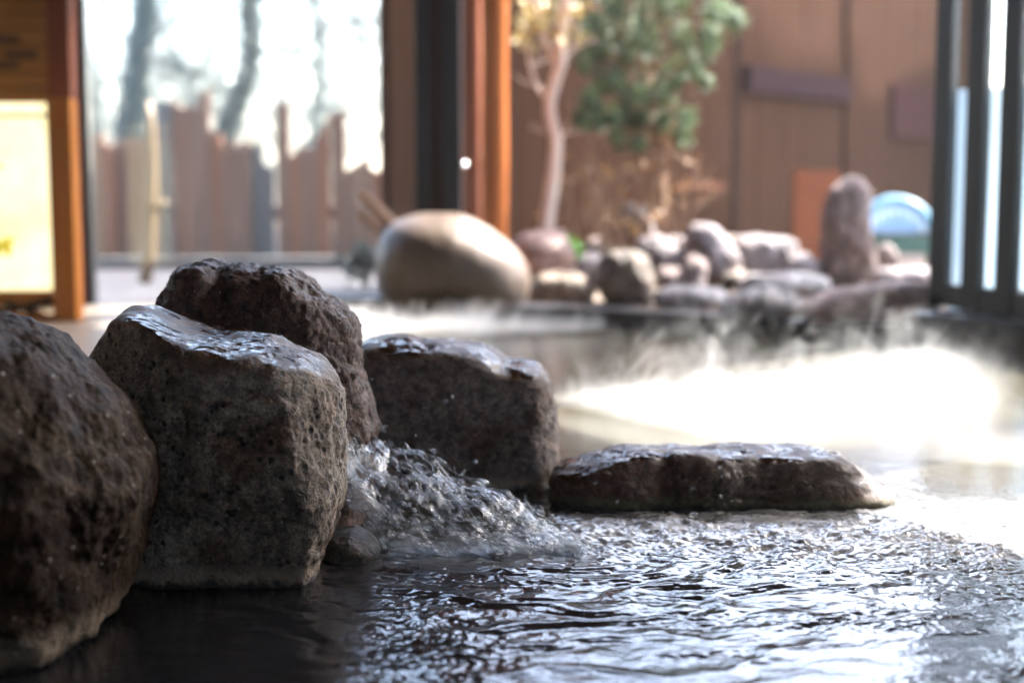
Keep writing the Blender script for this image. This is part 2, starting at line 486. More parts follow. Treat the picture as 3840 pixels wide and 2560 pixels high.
def m_clear():
    m, t, b = nt('clear_running_water')
    # a thin film: clear, with a fresnel mirror on top and a little aerated froth
    tr = t.nodes.new('ShaderNodeBsdfTransparent'); tr.inputs[0].default_value = (.95, .96, .97, 1)
    gl = t.nodes.new('ShaderNodeBsdfGlossy'); gl.inputs['Roughness'].default_value = 0.04
    fr = t.nodes.new('ShaderNodeFresnel')
    ge = t.nodes.new('ShaderNodeNewGeometry')
    mr = t.nodes.new('ShaderNodeMapRange'); mr.inputs[3].default_value = 1.45; mr.inputs[4].default_value = 1 / 1.45
    t.links.new(ge.outputs['Backfacing'], mr.inputs[0]); t.links.new(mr.outputs[0], fr.inputs[0])
    mx = t.nodes.new('ShaderNodeMixShader')
    rf = t.nodes.new('ShaderNodeBsdfRefraction'); rf.inputs['IOR'].default_value = 1.333; rf.inputs['Roughness'].default_value = .03
    ms = t.nodes.new('ShaderNodeMixShader'); ms.inputs[0].default_value = .12
    t.links.new(tr.outputs[0], ms.inputs[1]); t.links.new(rf.outputs[0], ms.inputs[2])
    t.links.new(fr.outputs[0], mx.inputs[0]); t.links.new(ms.outputs[0], mx.inputs[1]); t.links.new(gl.outputs[0], mx.inputs[2])
    b.inputs['Base Color'].default_value = (.8, .8, .8, 1); b.inputs['Roughness'].default_value = .3
    tc = t.nodes.new('ShaderNodeTexCoord')
    ro = t.nodes.new('ShaderNodeVectorRotate'); ro.rotation_type = 'Y_AXIS'; ro.inputs['Angle'].default_value = -0.64
    t.links.new(tc.outputs['Object'], ro.inputs['Vector'])
    mp = t.nodes.new('ShaderNodeMapping'); mp.inputs['Scale'].default_value = (.30, .8, 1)
    t.links.new(ro.outputs[0], mp.inputs['Vector'])
    f = noise(t, mp.outputs[0], 75, 5, .7, .5)
    r = ramp(t, [(.53, 0.0), (.67, .45)])
    t.links.new(f, r.inputs[0])
    m2 = t.nodes.new('ShaderNodeMixShader')
    t.links.new(r.outputs[0], m2.inputs[0]); t.links.new(mx.outputs[0], m2.inputs[1]); t.links.new(b.outputs[0], m2.inputs[2])
    t.links.new(m2.outputs[0], t.nodes['Material Output'].inputs['Surface'])
    return m
M['clear'] = m_clear()

def prism(name, poly, z0, z1, mat):
    n = len(poly)
    v = [(p[0], p[1], z0) for p in poly] + [(p[0], p[1], z1) for p in poly]
    f = [tuple(range(n))[::-1], tuple(range(n, 2 * n))] + [(i, (i + 1) % n, (i + 1) % n + n, i + n) for i in range(n)]
    return obj(name, mesh_from(name, v, f, mat, False))

# ------------------------------------------------------------------ rocks
_ico = {}
def ico(level):
    if level not in _ico:
        bm = bmesh.new()
        bmesh.ops.create_icosphere(bm, subdivisions=level, radius=1.0)
        bm.verts.index_update()
        v = np.array([x.co[:] for x in bm.verts]); f = np.array([[a.index for a in q.verts] for q in bm.faces])
        bm.free()
        _ico[level] = (v / np.linalg.norm(v, axis=1)[:, None], f)
    return _ico[level]

def radial(poly, c):
    """radius of a closed star-shaped outline (x,z) about c, for 720 angles"""
    P = np.asarray(poly) - np.asarray(c)
    A = np.linspace(-math.pi, math.pi, 721)[:-1]
    R = np.zeros(720)
    n = len(P)
    D = np.stack([np.cos(A), np.sin(A)], 1)
    for k in range(n):
        a, e = P[k], P[(k + 1) % n] - P[k]
        den = D[:, 0] * e[1] - D[:, 1] * e[0]
        den = np.where(np.abs(den) < 1e-12, 1e-12, den)
        tt_ = (a[0] * e[1] - a[1] * e[0]) / den
        s = (a[0] * D[:, 1] - a[1] * D[:, 0]) / den
        ok = (tt_ > 0) & (s >= -1e-9) & (s <= 1 + 1e-9)
        R = np.where(ok, np.maximum(R, tt_), R)
    return R

def rock(name, outline, Y, front, back, mat, level=6, p=3.0, planes=(), amp=(0.012, 0.004, 0.0015), freq=(9, 35, 120), seed=0, sm=5, center=None, pits=0.0, grooves=()):
    """outline: pixel outline of the rock at depth Y; front/back: half depths; planes: (normal, pixel u, v, depth) facets"""
    pts = np.array([at(u, v, Y) for u, v in outline])
    poly = pts[:, [0, 2]]
    c2 = poly.mean(0) if center is None else at(center[0], center[1], Y)[[0, 2]]
    R = radial(poly, c2)
    if sm > 1:
        k = np.exp(-0.5 * (np.arange(-3 * sm, 3 * sm + 1) / sm) ** 2); k /= k.sum()
        R = np.convolve(np.concatenate([R[-3 * sm:], R, R[:3 * sm]]), k, 'valid')
    C = np.array([c2[0], Y, c2[1]])
    d, f = ico(level)
    th = np.arctan2(d[:, 2], d[:, 0])
    idx = (th + math.pi) / (2 * math.pi) * 720
    i0 = np.floor(idx).astype(int) % 720; w = idx - np.floor(idx)
    r2 = R[i0] * (1 - w) + R[(i0 + 1) % 720] * w
    rho = np.hypot(d[:, 0], d[:, 2])
    dep = np.where(d[:, 1] < 0, front, back)
    r = ((rho / r2) ** p + (np.abs(d[:, 1]) / dep) ** p) ** (-1 / p)
    for n, u, v, yy in planes:
        n = np.array(n, float); n /= np.linalg.norm(n)
        dist = np.dot(n, at(u, v, yy) - C)
        den = d @ n
        rp = np.where(den > 0.02, dist / np.maximum(den, 0.02), 9.0)
        kk = 0.012
        h = np.clip(0.5 + 0.5 * (rp - r) / kk, 0, 1)
        r = rp * (1 - h) + r * h - kk * h * (1 - h)
    P = d * r[:, None]
    off = seed * 7.77
    W = C + P
    up = 1 - .85 * sstep(.35, .62, d[:, 2]) * (mat.name.startswith(('porous', 'mauve', 'wet_r')))
    disp = amp[0] * fbm(P * freq[0] + off, 3) + amp[1] * fbm(P * freq[1] + off, 3) * (.4 + .6 * up) + amp[2] * fbm(P * freq[2] + off, 2) * up
    if pits > 0:
        wv = worley(P * 70 + off)
        gate = sstep(0.0, 0.25, fbm(P * 22 + off + 5, 2))
        disp -= pits * (1 - sstep(0.15, 0.42, wv)) * gate * up
    for (u, v, yy, gr, gd) in grooves:
        q = at(u, v, yy)
        disp -= gd * np.exp(-np.sum(((W - q) / np.array(gr)) ** 2, 1))
    P = P + d * disp[:, None]
    me = mesh_from(name, P, f, mat, True)
    return obj(name, me, loc=C)

# ------------------------------------------------------------------ foreground rocks
o = rock('boulder', [(-420, 1250), (-150, 1165), (0, 1190), (140, 1265), (295, 1440), (405, 1540), (485, 1650), (535, 1730), (550, 1830), (525, 1960), (470, 2130), (415, 2260), (300, 2440), (120, 2600), (-100, 2700), (-500, 2700), (-600, 1800)],
         1.40, 0.16, 0.20, M['rock_near'], 7, 2.3, amp=(0.020, 0.011, 0.003), seed=1, freq=(8, 26, 90),
         grooves=((330, 1900, 1.3, (.02, .06, .12), .015), (120, 1500, 1.3, (.06, .06, .02), .012)))
tag(o, 'smooth rounded brown boulder, nearest and blurred at the bottom left corner', 'rock')

o = rock('rock', [(300, 1345), (420, 1180), (480, 1155), (560, 1175), (660, 1225), (760, 1255), (900, 1265), (1010, 1262), (1120, 1310), (1215, 1378), (1255, 1430), (1275, 1560), (1292, 1680), (1280, 1780), (1265, 1880), (1235, 1990), (1200, 2110), (1185, 2240), (1100, 2300), (480, 2330), (430, 2200), (400, 1950), (340, 1600)],
         1.64, 0.115, 0.15, M['rock_grey'], 7, 3.6,
         planes=(((0.2, -0.15, 0.96), 1100, 1400, 1.53), ((-0.62, -0.78, 0.05), 690, 1700, 1.535), ((0.85, -0.5, 0.12), 1262, 1650, 1.60), ((0.05, -0.96, -0.28), 950, 2150, 1.56), ((0.03, -0.99, 0.14), 960, 1650, 1.528)),
         amp=(0.014, 0.007, 0.0032), freq=(10, 34, 130), seed=2, sm=4, pits=0.005,
         grooves=((640, 1560, 1.54, (.02, .05, .07), .012), (1010, 1980, 1.53, (.05, .05, .02), .006)))
tag(o, 'porous grey block of rock with a shiny wet sloping top, left of the splashing water', 'rock')

o = rock('rock', [(612, 1215), (618, 1130), (650, 1060), (690, 1003), (730, 1005), (745, 985), (785, 972), (835, 984), (870, 985), (920, 978), (985, 1003), (1060, 1006), (1120, 1015), (1165, 1042), (1215, 1085), (1270, 1125), (1320, 1185), (1340, 1225), (1350, 1300), (1372, 1420), (1395, 1530), (1412, 1605), (1400, 1800), (1350, 2050), (760, 2050), (640, 1500)],
         1.90, 0.13, 0.12, M['rock_brown'], 7, 3.0,
         planes=(((0.72, -0.66, 0.18), 1195, 1330, 1.80), ((0.0, -0.98, 0.2), 900, 1150, 1.80)),
         amp=(0.014, 0.007, 0.004), freq=(10, 36, 130), seed=3, sm=2, center=(980, 1400), pits=0.004,
         grooves=((790, 1080, 1.8, (.016, .06, .05), .02), (930, 1190, 1.8, (.03, .06, .035), .022)))
tag(o, 'dark reddish brown rock with a humped top, highest of the rock pile', 'rock')

o = rock('rock', [(660, 1255), (720, 1225), (800, 1216), (900, 1228), (985, 1262), (1020, 1310), (1010, 1500), (700, 1500), (640, 1320)],
         1.765, 0.05, 0.06, M['rock_wet'], 5, 2.4, amp=(0.006, 0.003, 0.001), seed=4)
tag(o, 'small orange brown wet stone wedged behind the shiny top of the grey block', 'rock')

o = rock('rock', [(1345, 1295), (1385, 1272), (1450, 1268), (1530, 1268), (1570, 1285), (1640, 1285), (1690, 1292), (1760, 1302), (1830, 1322), (1880, 1345), (1915, 1365), (1975, 1362), (2030, 1378), (2060, 1425), (2080, 1520), (2088, 1640), (2090, 1740), (2062, 1800), (2030, 1860), (1990, 1960), (1400, 1990), (1300, 1700)],
         2.17, 0.09, 0.14, M['rock_slab'], 7, 4.2,
         planes=(((0.88, -0.45, 0.05), 2045, 1600, 2.10), ((0.0, -0.30, 0.95), 1700, 1330, 2.09), ((0.02, -0.99, 0.05), 1700, 1600, 2.085)),
         amp=(0.010, 0.005, 0.0026), freq=(9, 36, 130), seed=5, sm=3, center=(1720, 1620))
tag(o, 'upright mauve grey slab of rock with a wet top edge, right behind the splashing water', 'rock')

o = rock('rock', [(2055, 1790), (2075, 1760), (2150, 1738), (2260, 1712), (2350, 1696), (2480, 1688), (2600, 1684), (2750, 1688), (2950, 1688), (3100, 1696), (3170, 1715), (3215, 1748), (3265, 1790), (3300, 1825), (3370, 1852), (3290, 1960), (2900, 2010), (2300, 2010), (2060, 1900)],
         2.02, 0.075, 0.12, M['rock_flat'], 7, 3.4,
         planes=(((0.04, -0.15, 0.98), 2700, 1722, 1.96), ((-0.22, -0.2, 0.95), 2250, 1770, 1.96), ((0.0, -0.84, 0.54), 2800, 1800, 1.962)),
         amp=(0.015, 0.008, 0.0030), freq=(10, 30, 120), seed=6, sm=3, center=(2650, 1850),
         grooves=((2490, 1830, 1.95, (.012, .06, .05), .020), (2560, 1900, 1.95, (.03, .05, .02), .015), (2900, 1860, 1.94, (.07, .04, .014), .010)))
tag(o, 'long low wet rock lying in the pool before the bright steam', 'rock')

o = rock('rock', [(1205, 2030), (1250, 1990), (1320, 1985), (1385, 2015), (1420, 2060), (1430, 2110), (1400, 2160), (1240, 2160)],
         1.72, 0.05, 0.07, M['rock_low'], 6, 2.6, amp=(0.006, 0.003, 0.001), seed=7)
tag(o, 'small grey stone at the waterline under the splashing water', 'rock')

# bed stone that carries the running water between the rocks
o = rock('rock', [(1330, 1800), (1350, 1700), (1400, 1690), (1460, 1740), (1580, 1820), (1720, 1920), (1820, 2020), (1820, 2100), (1340, 2100)],
         2.06, 0.05, 0.06, M['rock_wet'], 6, 2.6, amp=(0.006, 0.004, 0.001), seed=8, center=(1450, 1880))
tag(o, 'wet brown sloping stone under and behind the splashing water', 'rock')

# ------------------------------------------------------------------ water surface
def axis_lines(spec):
    out = []
    for a, b, n in spec:
        out.append(np.linspace(a, b, n, endpoint=False))
    out.append(np.array([spec[-1][1]]))
    return np.concatenate(out)

def build_water():
    xs = axis_lines([(-2.2, -0.62, 30), (-0.62, -0.30, 110), (-0.30, 0.75, 680), (0.75, 1.5, 120), (1.5, 4.2, 40)])
    ys = axis_lines([(-0.5, 1.0, 12), (1.0, 1.22, 40), (1.22, 1.95, 460), (1.95, 2.4, 120), (2.4, 5.35, 200)])
    X, Y = np.meshgrid(xs, ys)
    x, y = X.ravel(), Y.ravel()
    ix, iy = 0.02, 1.76                                   # where the running water lands
    near = 1 - sstep(2.0, 2.6, y)
    z0 = np.zeros_like(x)
    def n2(sx, sy, o, seed=0.0, rd=False, rot=0.0):
        c, s = math.cos(rot), math.sin(rot)
        return fbm(np.stack([(x * c + y * s) / sx, (-x * s + y * c) / sy, z0 + seed], 1), o, ridged=rd)
    warp = n2(0.16, 0.10, 3, 3.3)
    dist = np.hypot(x - ix, (y - iy) * 1.0)
    # long ripples running outward from the landing water
    rip = np.sin(2 * math.pi * (dist / 0.078) + warp * 9.0)
    rip = np.sign(rip) * np.abs(rip) ** 1.4
    ripamp = 0.0019 * np.exp(-((dist - 0.25) / 0.28) ** 2) * sstep(-0.45, -0.1, x)
    h = rip * ripamp
    # chop
    calm = 0.25 + 0.75 * sstep(-0.24, -0.08, x - (y - 1.45) * 0.2)
    calm = np.where(y > 1.95, 0.55, calm)
    calm = calm * (0.22 + 1.0 * sstep(-0.12, 0.25, n2(0.22, 0.10, 2, 21.0)))
    h += 0.0013 * n2(0.10, 0.06, 2, 1.0) * calm * (0.35 + 0.65 * near)
    h += 0.00078 * n2(0.0105, 0.0105, 1, 2.0) * calm * near
    h += 0.0006 * n2(0.030, 0.024, 2, 4.0) * calm * near
    # churned band to the right of the landing point
    yc = 1.80 + 0.02 * x - 0.03 * np.clip(x - 0.3, 0, 1)
    band = np.exp(-((y - yc) / (0.085 + 0.14 * np.clip(x, 0, .6))) ** 2) * sstep(-0.02, 0.12, x)
    land = np.exp(-(((x + 0.05) / 0.14) ** 2 + ((y - 1.73) / 0.05) ** 2))
    churn = np.clip(band + land * 0.9, 0, 1)
    h += churn * (0.0085 * n2(0.085, 0.05, 3, 6.0, False, .5) + 0.0026 * (n2(0.034, 0.022, 3, 7.0, True, .4) - 0.3) + 0.0010 * n2(0.010, 0.009, 2, 8.0))
    h += 0.004 * band
    # bubbles: small domes floating on the churned band
    hb = np.zeros_like(h)
    Hb = hb.reshape(X.shape)
    r_ = np.random.default_rng(5)
    nb = 0
    while nb < 2600:
        bx = r_.uniform(0.0, 0.85); by = r_.uniform(1.50, 2.0)
        ycb = 1.80 + 0.02 * bx
        dd = abs(by - ycb) / (0.10 + 0.15 * bx)
        if r_.random() > math.exp(-dd * dd * 1.2): continue
        br = 0.0026 + 0.0042 * r_.random() ** 4
        i0, i1 = np.searchsorted(xs, [bx - br, bx + br]); j0, j1 = np.searchsorted(ys, [by - br, by + br])
        if i1 <= i0 or j1 <= j0: continue
        sub = br * br - (X[j0:j1, i0:i1] - bx) ** 2 - (Y[j0:j1, i0:i1] - by) ** 2
        dome = np.sqrt(np.maximum(sub, 0)) * 0.30
        Hb[j0:j1, i0:i1] = np.maximum(Hb[j0:j1, i0:i1], dome)
        nb += 1
    h = h + Hb.ravel()
    froth = np.clip(churn * (0.55 + 0.9 * n2(0.05, 0.03, 3, 12.0)), 0, 1)
    nx, ny = len(xs), len(ys)
    idx = np.arange(nx * ny).reshape(ny, nx)
    faces = np.stack([idx[:-1, :-1], idx[:-1, 1:], idx[1:, 1:], idx[1:, :-1]], -1).reshape(-1, 4)
    # keep only faces inside the basin (in front of the stone edge)
    fx = x[faces].mean(1); fy = y[faces].mean(1)
    keep = (fy < 5.2 + 0 * fx) & (fy < 4.98 - 0.641 * (fx - 0.0) + 0.0) | ((fx < -0.2) & (fy < 5.1))
    keep &= ~((fx > 1.22) & (fy > 4.10 - (fx - 1.22) * 1.78 + 0.09))
    faces = faces[keep]
    used = np.unique(faces); remap = -np.ones(nx * ny, int); remap[used] = np.arange(len(used))
    V = np.stack([x, y, h], 1)[used]
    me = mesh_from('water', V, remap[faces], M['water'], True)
    at_ = me.attributes.new('froth', 'FLOAT', 'POINT'); at_.data.foreach_set('value', froth[used].astype(np.float32))
    o = obj('water', me)
    tag(o, 'steaming pool water, rippled and bubbling in the foreground', 'water', kind='structure')
build_water()

# ------------------------------------------------------------------ running water
def catmull(P, s):
    P = np.asarray(P, float); n = len(P)
    seg = np.linalg.norm(np.diff(P, axis=0), axis=1); L = np.concatenate([[0], np.cumsum(seg)]); L /= L[-1]
    return np.stack([np.interp(s, L, P[:, k]) for k in range(P.shape[1])], -1)

def build_cascade():
    top_px = [(1262, 1545, 1.90), (1330, 1580, 1.89), (1400, 1640, 1.875), (1480, 1690, 1.86), (1560, 1690, 1.85), (1640, 1735, 1.84), (1760, 1790, 1.83), (1870, 1840, 1.82), (1960, 1890, 1.81), (2050, 1950, 1.80), (2130, 2020, 1.79), (2190, 2095, 1.785)]
    bot_px = [(1255, 1720, 1.74), (1275, 1830, 1.73), (1310, 1900, 1.725), (1370, 1960, 1.72), (1420, 2040, 1.715), (1480, 2130, 1.71), (1620, 2138, 1.715), (1780, 2138, 1.72), (1950, 2138, 1.73), (2060, 2130, 1.74), (2140, 2122, 1.75), (2195, 2110, 1.76)]
    T = np.array([at(*q) for q in top_px]); B = np.array([at(*q) for q in bot_px])
    ns, nt_ = 420, 240
    s = np.linspace(0, 1, ns); t = np.linspace(0, 1, nt_)
    k = np.ones(15) / 15
    def smooth(C):
        Cp = np.concatenate([np.repeat(C[:1], 7, 0), C, np.repeat(C[-1:], 7, 0)])
        return np.stack([np.convolve(Cp[:, i], k, 'valid') for i in range(3)], 1)
    Tc, Bc = smooth(catmull(T, s)), smooth(catmull(B, s))
    S, TT = np.meshgrid(s, t, indexing='ij')
    P = Tc[:, None, :] * (1 - TT[..., None]) + Bc[:, None, :] * TT[..., None]
    bulge = np.sin(math.pi * TT) * 0.05
    P[..., 1] -= bulge
    dS = np.gradient(P, axis=0); dT = np.gradient(P, axis=1)
    Nn = np.cross(dS, dT); Nn /= np.linalg.norm(Nn, axis=2)[..., None] + 1e-12
    if Nn[ns // 2, nt_ // 2, 1] > 0: Nn = -Nn
    # flow aligned coordinates: along the fall direction
    fl = P.reshape(-1, 3)
    a, bvec = np.array([0.80, 0, -0.60]), np.array([0.60, 0, 0.80])
    ua = fl @ a; ub = fl @ bvec; uy = fl[:, 1]
    q1 = np.stack([ua / 0.075, ub / 0.032, uy / 0.06], 1)
    q2 = np.stack([ua / 0.050, ub / 0.0125, uy / 0.03 + 9], 1)
    q3 = np.stack([ua / 0.014, ub / 0.005, uy / 0.02 + 4], 1)
    n1, n2, n3 = fbm(q1, 3), fbm(q2, 3), fbm(q3, 2)
    off = 0.017 * n1 + 0.0054 * n2 + 0.0011 * n3
    hole = fbm(np.stack([ua / 0.10 + 3.1, ub / 0.055 + 1.7, uy * 0 + 2.5], 1), 3)
    th = 0.0022 + 0.0012 * n2 + 0.007 * (hole + 0.34)
    def blob(u, v, yy, ru, rv):
        c = at(u, v, yy)
        return np.exp(-(((fl[:, 0] - c[0]) / ru) ** 2 + ((fl[:, 2] - c[2]) / rv) ** 2))
    th -= 0.012 * blob(1500, 1800, 1.79, .016, .016) + 0.012 * blob(1480, 1985, 1.75, .018, .013) + .010 * blob(1330, 1990, 1.73, .016, .02)
    e = np.minimum(TT, 1).ravel()
    topthin = sstep(0.0, 0.05, e + 0.035 * n1 + 0.02 * n2)
    th = np.where(th > 0, th, th) * 1.0
    th = np.minimum(th, 0.0035) - 0.02 * (1 - topthin)
    th = th.reshape(ns, nt_); off = off.reshape(ns, nt_)
    Fv = P + Nn * (off + np.maximum(th, 0))[..., None]
    Bv = P + Nn * (off - np.maximum(th, 0) * 0.8)[..., None]
    V = np.concatenate([Fv.reshape(-1, 3), Bv.reshape(-1, 3)])
    idx = np.arange(ns * nt_).reshape(ns, nt_)
    q = np.stack([idx[:-1, :-1], idx[1:, :-1], idx[1:, 1:], idx[:-1, 1:]], -1).reshape(-1, 4)
    keep = (th.ravel()[q] > 0).any(1)
    q = q[keep]
    faces = np.concatenate([q, (q + ns * nt_)[:, ::-1]])
    used = np.unique(faces); rm = -np.ones(len(V), int); rm[used] = np.arange(len(used))
    root = empty('cascade', atz(1500, 2090, 0.0))
    tag(root, 'clear water gushing down between the rocks into the pool', 'running water')
    base = np.array(root.location)
    obj('water_sheet', mesh_from('water_sheet', V[used] - base, rm[faces], M['clear'], True), root)
    # bright rope-like strands running down the fall
    r_ = np.random.default_rng(33); mb = MB()
    for k_ in range(150):
        t0 = r_.random(); s0 = r_.random() * .8; s1 = min(1.0, s0 + r_.uniform(.08, .30)); n_ = 14
        drift = r_.uniform(.0, .35); ph = r_.uniform(0, 6.3); r0 = r_.uniform(.0008, .0030)
        pts, rs = [], []
        for q_ in range(n_):
            u_ = q_ / (n_ - 1)
            i_ = int((s0 + (s1 - s0) * u_) * (ns - 1)); j_ = int(np.clip(t0 + drift * u_ * (1 - t0) + .02 * math.sin(ph + 7 * u_), 0, 1) * (nt_ - 1))
            pp_ = P[i_, j_] + Nn[i_, j_] * (off[i_, j_] + .004 + .004 * math.sin(ph * 2 + 5 * u_)) - base
            if pp_[2] < .002: pp_[2] = .002
            pts.append(pp_); rs.append(max(.0003, r0 * math.sin(math.pi * min(.97, max(.03, u_))) * (1 + .45 * math.sin(ph + 13 * u_))))
        mb.tube(pts, rs, 7)
    st = mb.build('strands', M['clear'], root, True); tag(st, kind='stuff')
    # loose strands and blobs torn from the sheet
    r_ = np.random.default_rng(21)
    d, f = ico(2)
    VV, FF = [], []; nv = 0
    for _ in range(800):
        ss, t2 = r_.random() ** 0.8, r_.random()
        i, j = int(ss * (ns - 1)), int(t2 * (nt_ - 1))
        c = P[i, j] + np.array([r_.normal() * .010, -abs(r_.normal()) * .012, r_.normal() * .008 + .004])
        if c[2] < 0.004: c[2] = 0.004 + abs(r_.normal()) * .006
        rr = 0.0010 + 0.0030 * r_.random() ** 2.5
        el = 1 + 2.2 * r_.random()
        ax = a + r_.normal(size=3) * .25; ax /= np.linalg.norm(ax)
        sp = d * rr
        sp = sp + np.outer(sp @ ax, ax) * (el - 1)
        sp *= (1 + 0.25 * fbm(d * 1.5 + _ * 3.1, 1))[:, None]
        VV.append(sp + c - base); FF.append(f + nv); nv += len(d)
    sp = obj('spray', mesh_from('spray', np.concatenate(VV), np.concatenate(FF), M['clear'], True), root)
    tag(sp, kind='stuff')
build_cascade()

# flying drops
drops_px = [(1395, 1420, 1.84, 9), (1698, 1486, 1.80, 9), (1672, 1503, 1.80, 7), (1592, 1528, 1.8, 7), (1588, 1512, 1.8, 4), (1550, 1577, 1.8, 6), (1570, 1583, 1.8, 3), (1445, 1597, 1.82, 9), (1560, 1630, 1.8, 6), (1655, 1573, 1.8, 4), (1735, 1573, 1.8, 3), (1783, 1730, 1.78, 9),
            (2232, 1810, 1.80, 9), (2700, 1752, 1.8, 8), (2703, 1860, 1.8, 8), (2706, 1785, 1.8, 6), (2770, 1813, 1.8, 6), (2745, 1876, 1.8, 6), (2603, 1928, 1.75, 15), (2600, 1830, 1.8, 6), (2580, 1745, 1.8, 4), (2720, 1890, 1.8, 4), (2533, 1872, 1.8, 4), (2313, 1880, 1.8, 5), (2530, 1740, 1.8, 4), (2810, 1770, 1.8, 4), (2315, 1706, 1.8, 4), (2540, 1720, 1.8, 3), (1800, 1690, 1.8, 3), (1738, 1630, 1.8, 3), (1930, 1800, 1.8, 4), (1955, 1815, 1.8, 3), (1990, 1780, 1.8, 3), (2110, 1650, 1.8, 3), (2360, 1600, 1.8, 3), (2180, 1700, 1.8, 3), (1525, 1625, 1.8, 3), (1660, 1690, 1.8, 4), (1860, 1575, 1.8, 3), (1850, 1830, 1.78, 5), (1970, 1860, 1.78, 5), (2080, 1900, 1.78, 4)]
drop_me = []
for k in range(4):
    d, f = ico(3)
    v = d * np.array([1, 0.8, 0.72]) * (1 + 0.12 * fbm(d * 1.3 + k * 5, 2))[:, None]
    drop_me.append(mesh_from('water_drop', v, f, M['clear'], True))
rr_ = random.Random(3)
for k, (u, v, Y, px) in enumerate(drops_px):
    q = obj('water_drop', drop_me[k % 4], loc=at(u, v, Y))
    s = px * 0.75 * Y / F_PX
    q.scale = (s * rr_.uniform(1.0, 1.7), s, s)
    q.rotation_euler = (0, rr_.uniform(-.2, .9), 0)
    tag(q, 'clear water drop flying in the air around the splashing water', 'water drop', 'water drops in the air')

# ------------------------------------------------------------------ ground and room
def sheet(name, poly, z, mat, label, cat='ground', thick=0.0):
    n = len(poly)
    v = [(p[0], p[1], z) for p in poly]
    f = [tuple(range(n))]
    if thick:
        v += [(p[0], p[1], z - thick) for p in poly]
        f += [tuple(range(n, 2 * n))[::-1]] + [(i, i + n, (i + 1) % n + n, (i + 1) % n) for i in range(n)]
    o = obj(name, mesh_from(name, v, f, mat, False))
    return tag(o, label, cat, kind='structure')

sheet('ground', [(-80, -80), (80, -80), (80, 80), (-80, 80)], -0.32, M['soil'], 'bare earth reaching to the horizon')
A_ = np.array([-0.42, 5.12]); B_ = np.array([1.22, 4.08]); Dv = np.array([0.49, -0.87]); Nv = np.array([0.87, 0.49])
E_ = B_ + Dv * 1.9
sheet('garden_soil', [(-0.42, 5.24), (1.30, 4.16), tuple(E_ + Nv * .1), (9, 1), (12, 14), (-0.42, 14)], 0.03, M['soil'], 'brown garden earth behind the pool edge', thick=0.3)
sheet('yard', [(-9, 5.32), (-0.43, 5.32), (-0.43, 14), (-9, 14)], 0.012, M['deck'], 'pale grey gravel yard outside the window', thick=0.3)
sheet('floor', [(-3.4, 2.3), (-0.98, 2.9), (-1.02, 5.02), (-3.4, 5.02)], 0.035, M['floor'], 'tan stone floor beside the pool under the lamp', 'floor', thick=0.3)

# stone edge of the pool
def strip(name, pts, w, z0, z1, mat, out=1):
    mb = MB()
    for a, b in zip(pts[:-1], pts[1:]):
        a, b = np.array(a), np.array(b)
        L = np.linalg.norm(b - a); ang = math.atan2(b[1] - a[1], b[0] - a[0])
        Mx = Matrix.Translation((a[0], a[1], 0)) @ Matrix.Rotation(ang, 4, 'Z')
        mb.box((0, -w / 2, z0), (L, w / 2, z1), 0.012, Mx)
    return mb.build(name, mat)
o = strip('pool_edge', [(-1.0, 5.16), (-0.42, 5.12)], 0.16, -0.2, 0.06, M['curb'])
tag(o, 'short dark stone kerb under the window frame beside the round boulder', 'kerb')
o = strip('pool_edge', [(-0.41, 5.10), (1.22, 4.06)], 0.15, -0.2, 0.056, M['curb'])
tag(o, 'long black stone kerb along the far pool edge before the garden stones', 'kerb')
o = strip('pool_edge', [tuple(B_ + Dv * 0.02), tuple(B_ + Dv * 1.87)], 0.24, -0.2, 0.10, M['curb'])
tag(o, 'black stone sill at right under the sliding glass doors', 'kerb')

# room shell (mostly out of frame, keeps the foreground dim)
FN = np.array([.54, .84]) * .72
o = prism('ceiling', [(-3.6, -2.7), (3.6, -2.7), (3.6, 0.3), tuple(E_ + Nv * .36), tuple(B_ + Nv * .36 + Dv * .1), (3.9, 6.3), (2.9, 7.0), tuple(np.array([.60, 4.47]) + FN), tuple(np.array([-0.42, 5.12]) + FN), (-0.42, 5.6), (-3.6, 5.6)], 2.45, 2.57, M['ceil'])  # overhang past the doors added to shade the garden and trim the sun patch
tag(o, 'dark board ceiling over the indoor pool, with an added overhang shading the garden', 'ceiling', kind='structure')
mb = MB(); mb.box((-3.5, -2.7, -0.3), (0.6, -2.6, 2.45)); mb.box((0.6, -2.7, -.3), (2.4, -2.6, 1.15)); mb.box((.6, -2.7, 2.1), (2.4, -2.6, 2.45)); mb.box((2.4, -2.7, -.3), (3.6, -2.6, 2.45))  # opening in this unseen wall added to brighten the rock fronts
o = mb.build('wall', M['plaster']); tag(o, 'plain room wall behind the viewer', 'wall', kind='structure')
mb = MB(); mb.box((-3.6, -2.6, -0.3), (-3.5, 5.0, 2.45))
o = mb.build('wall', M['plaster']); tag(o, 'plain side wall left of the pool', 'wall', kind='structure')

o = prism('wall', [(3.5, -2.6), (3.6, -2.6), (3.6, .35), tuple(E_ + Nv * .12), tuple(E_ - Nv * .02), (3.5, .32)], -.3, 2.45, M['plaster'])
tag(o, 'plain side wall right of the pool, ending at the glass doors', 'wall', kind='structure')

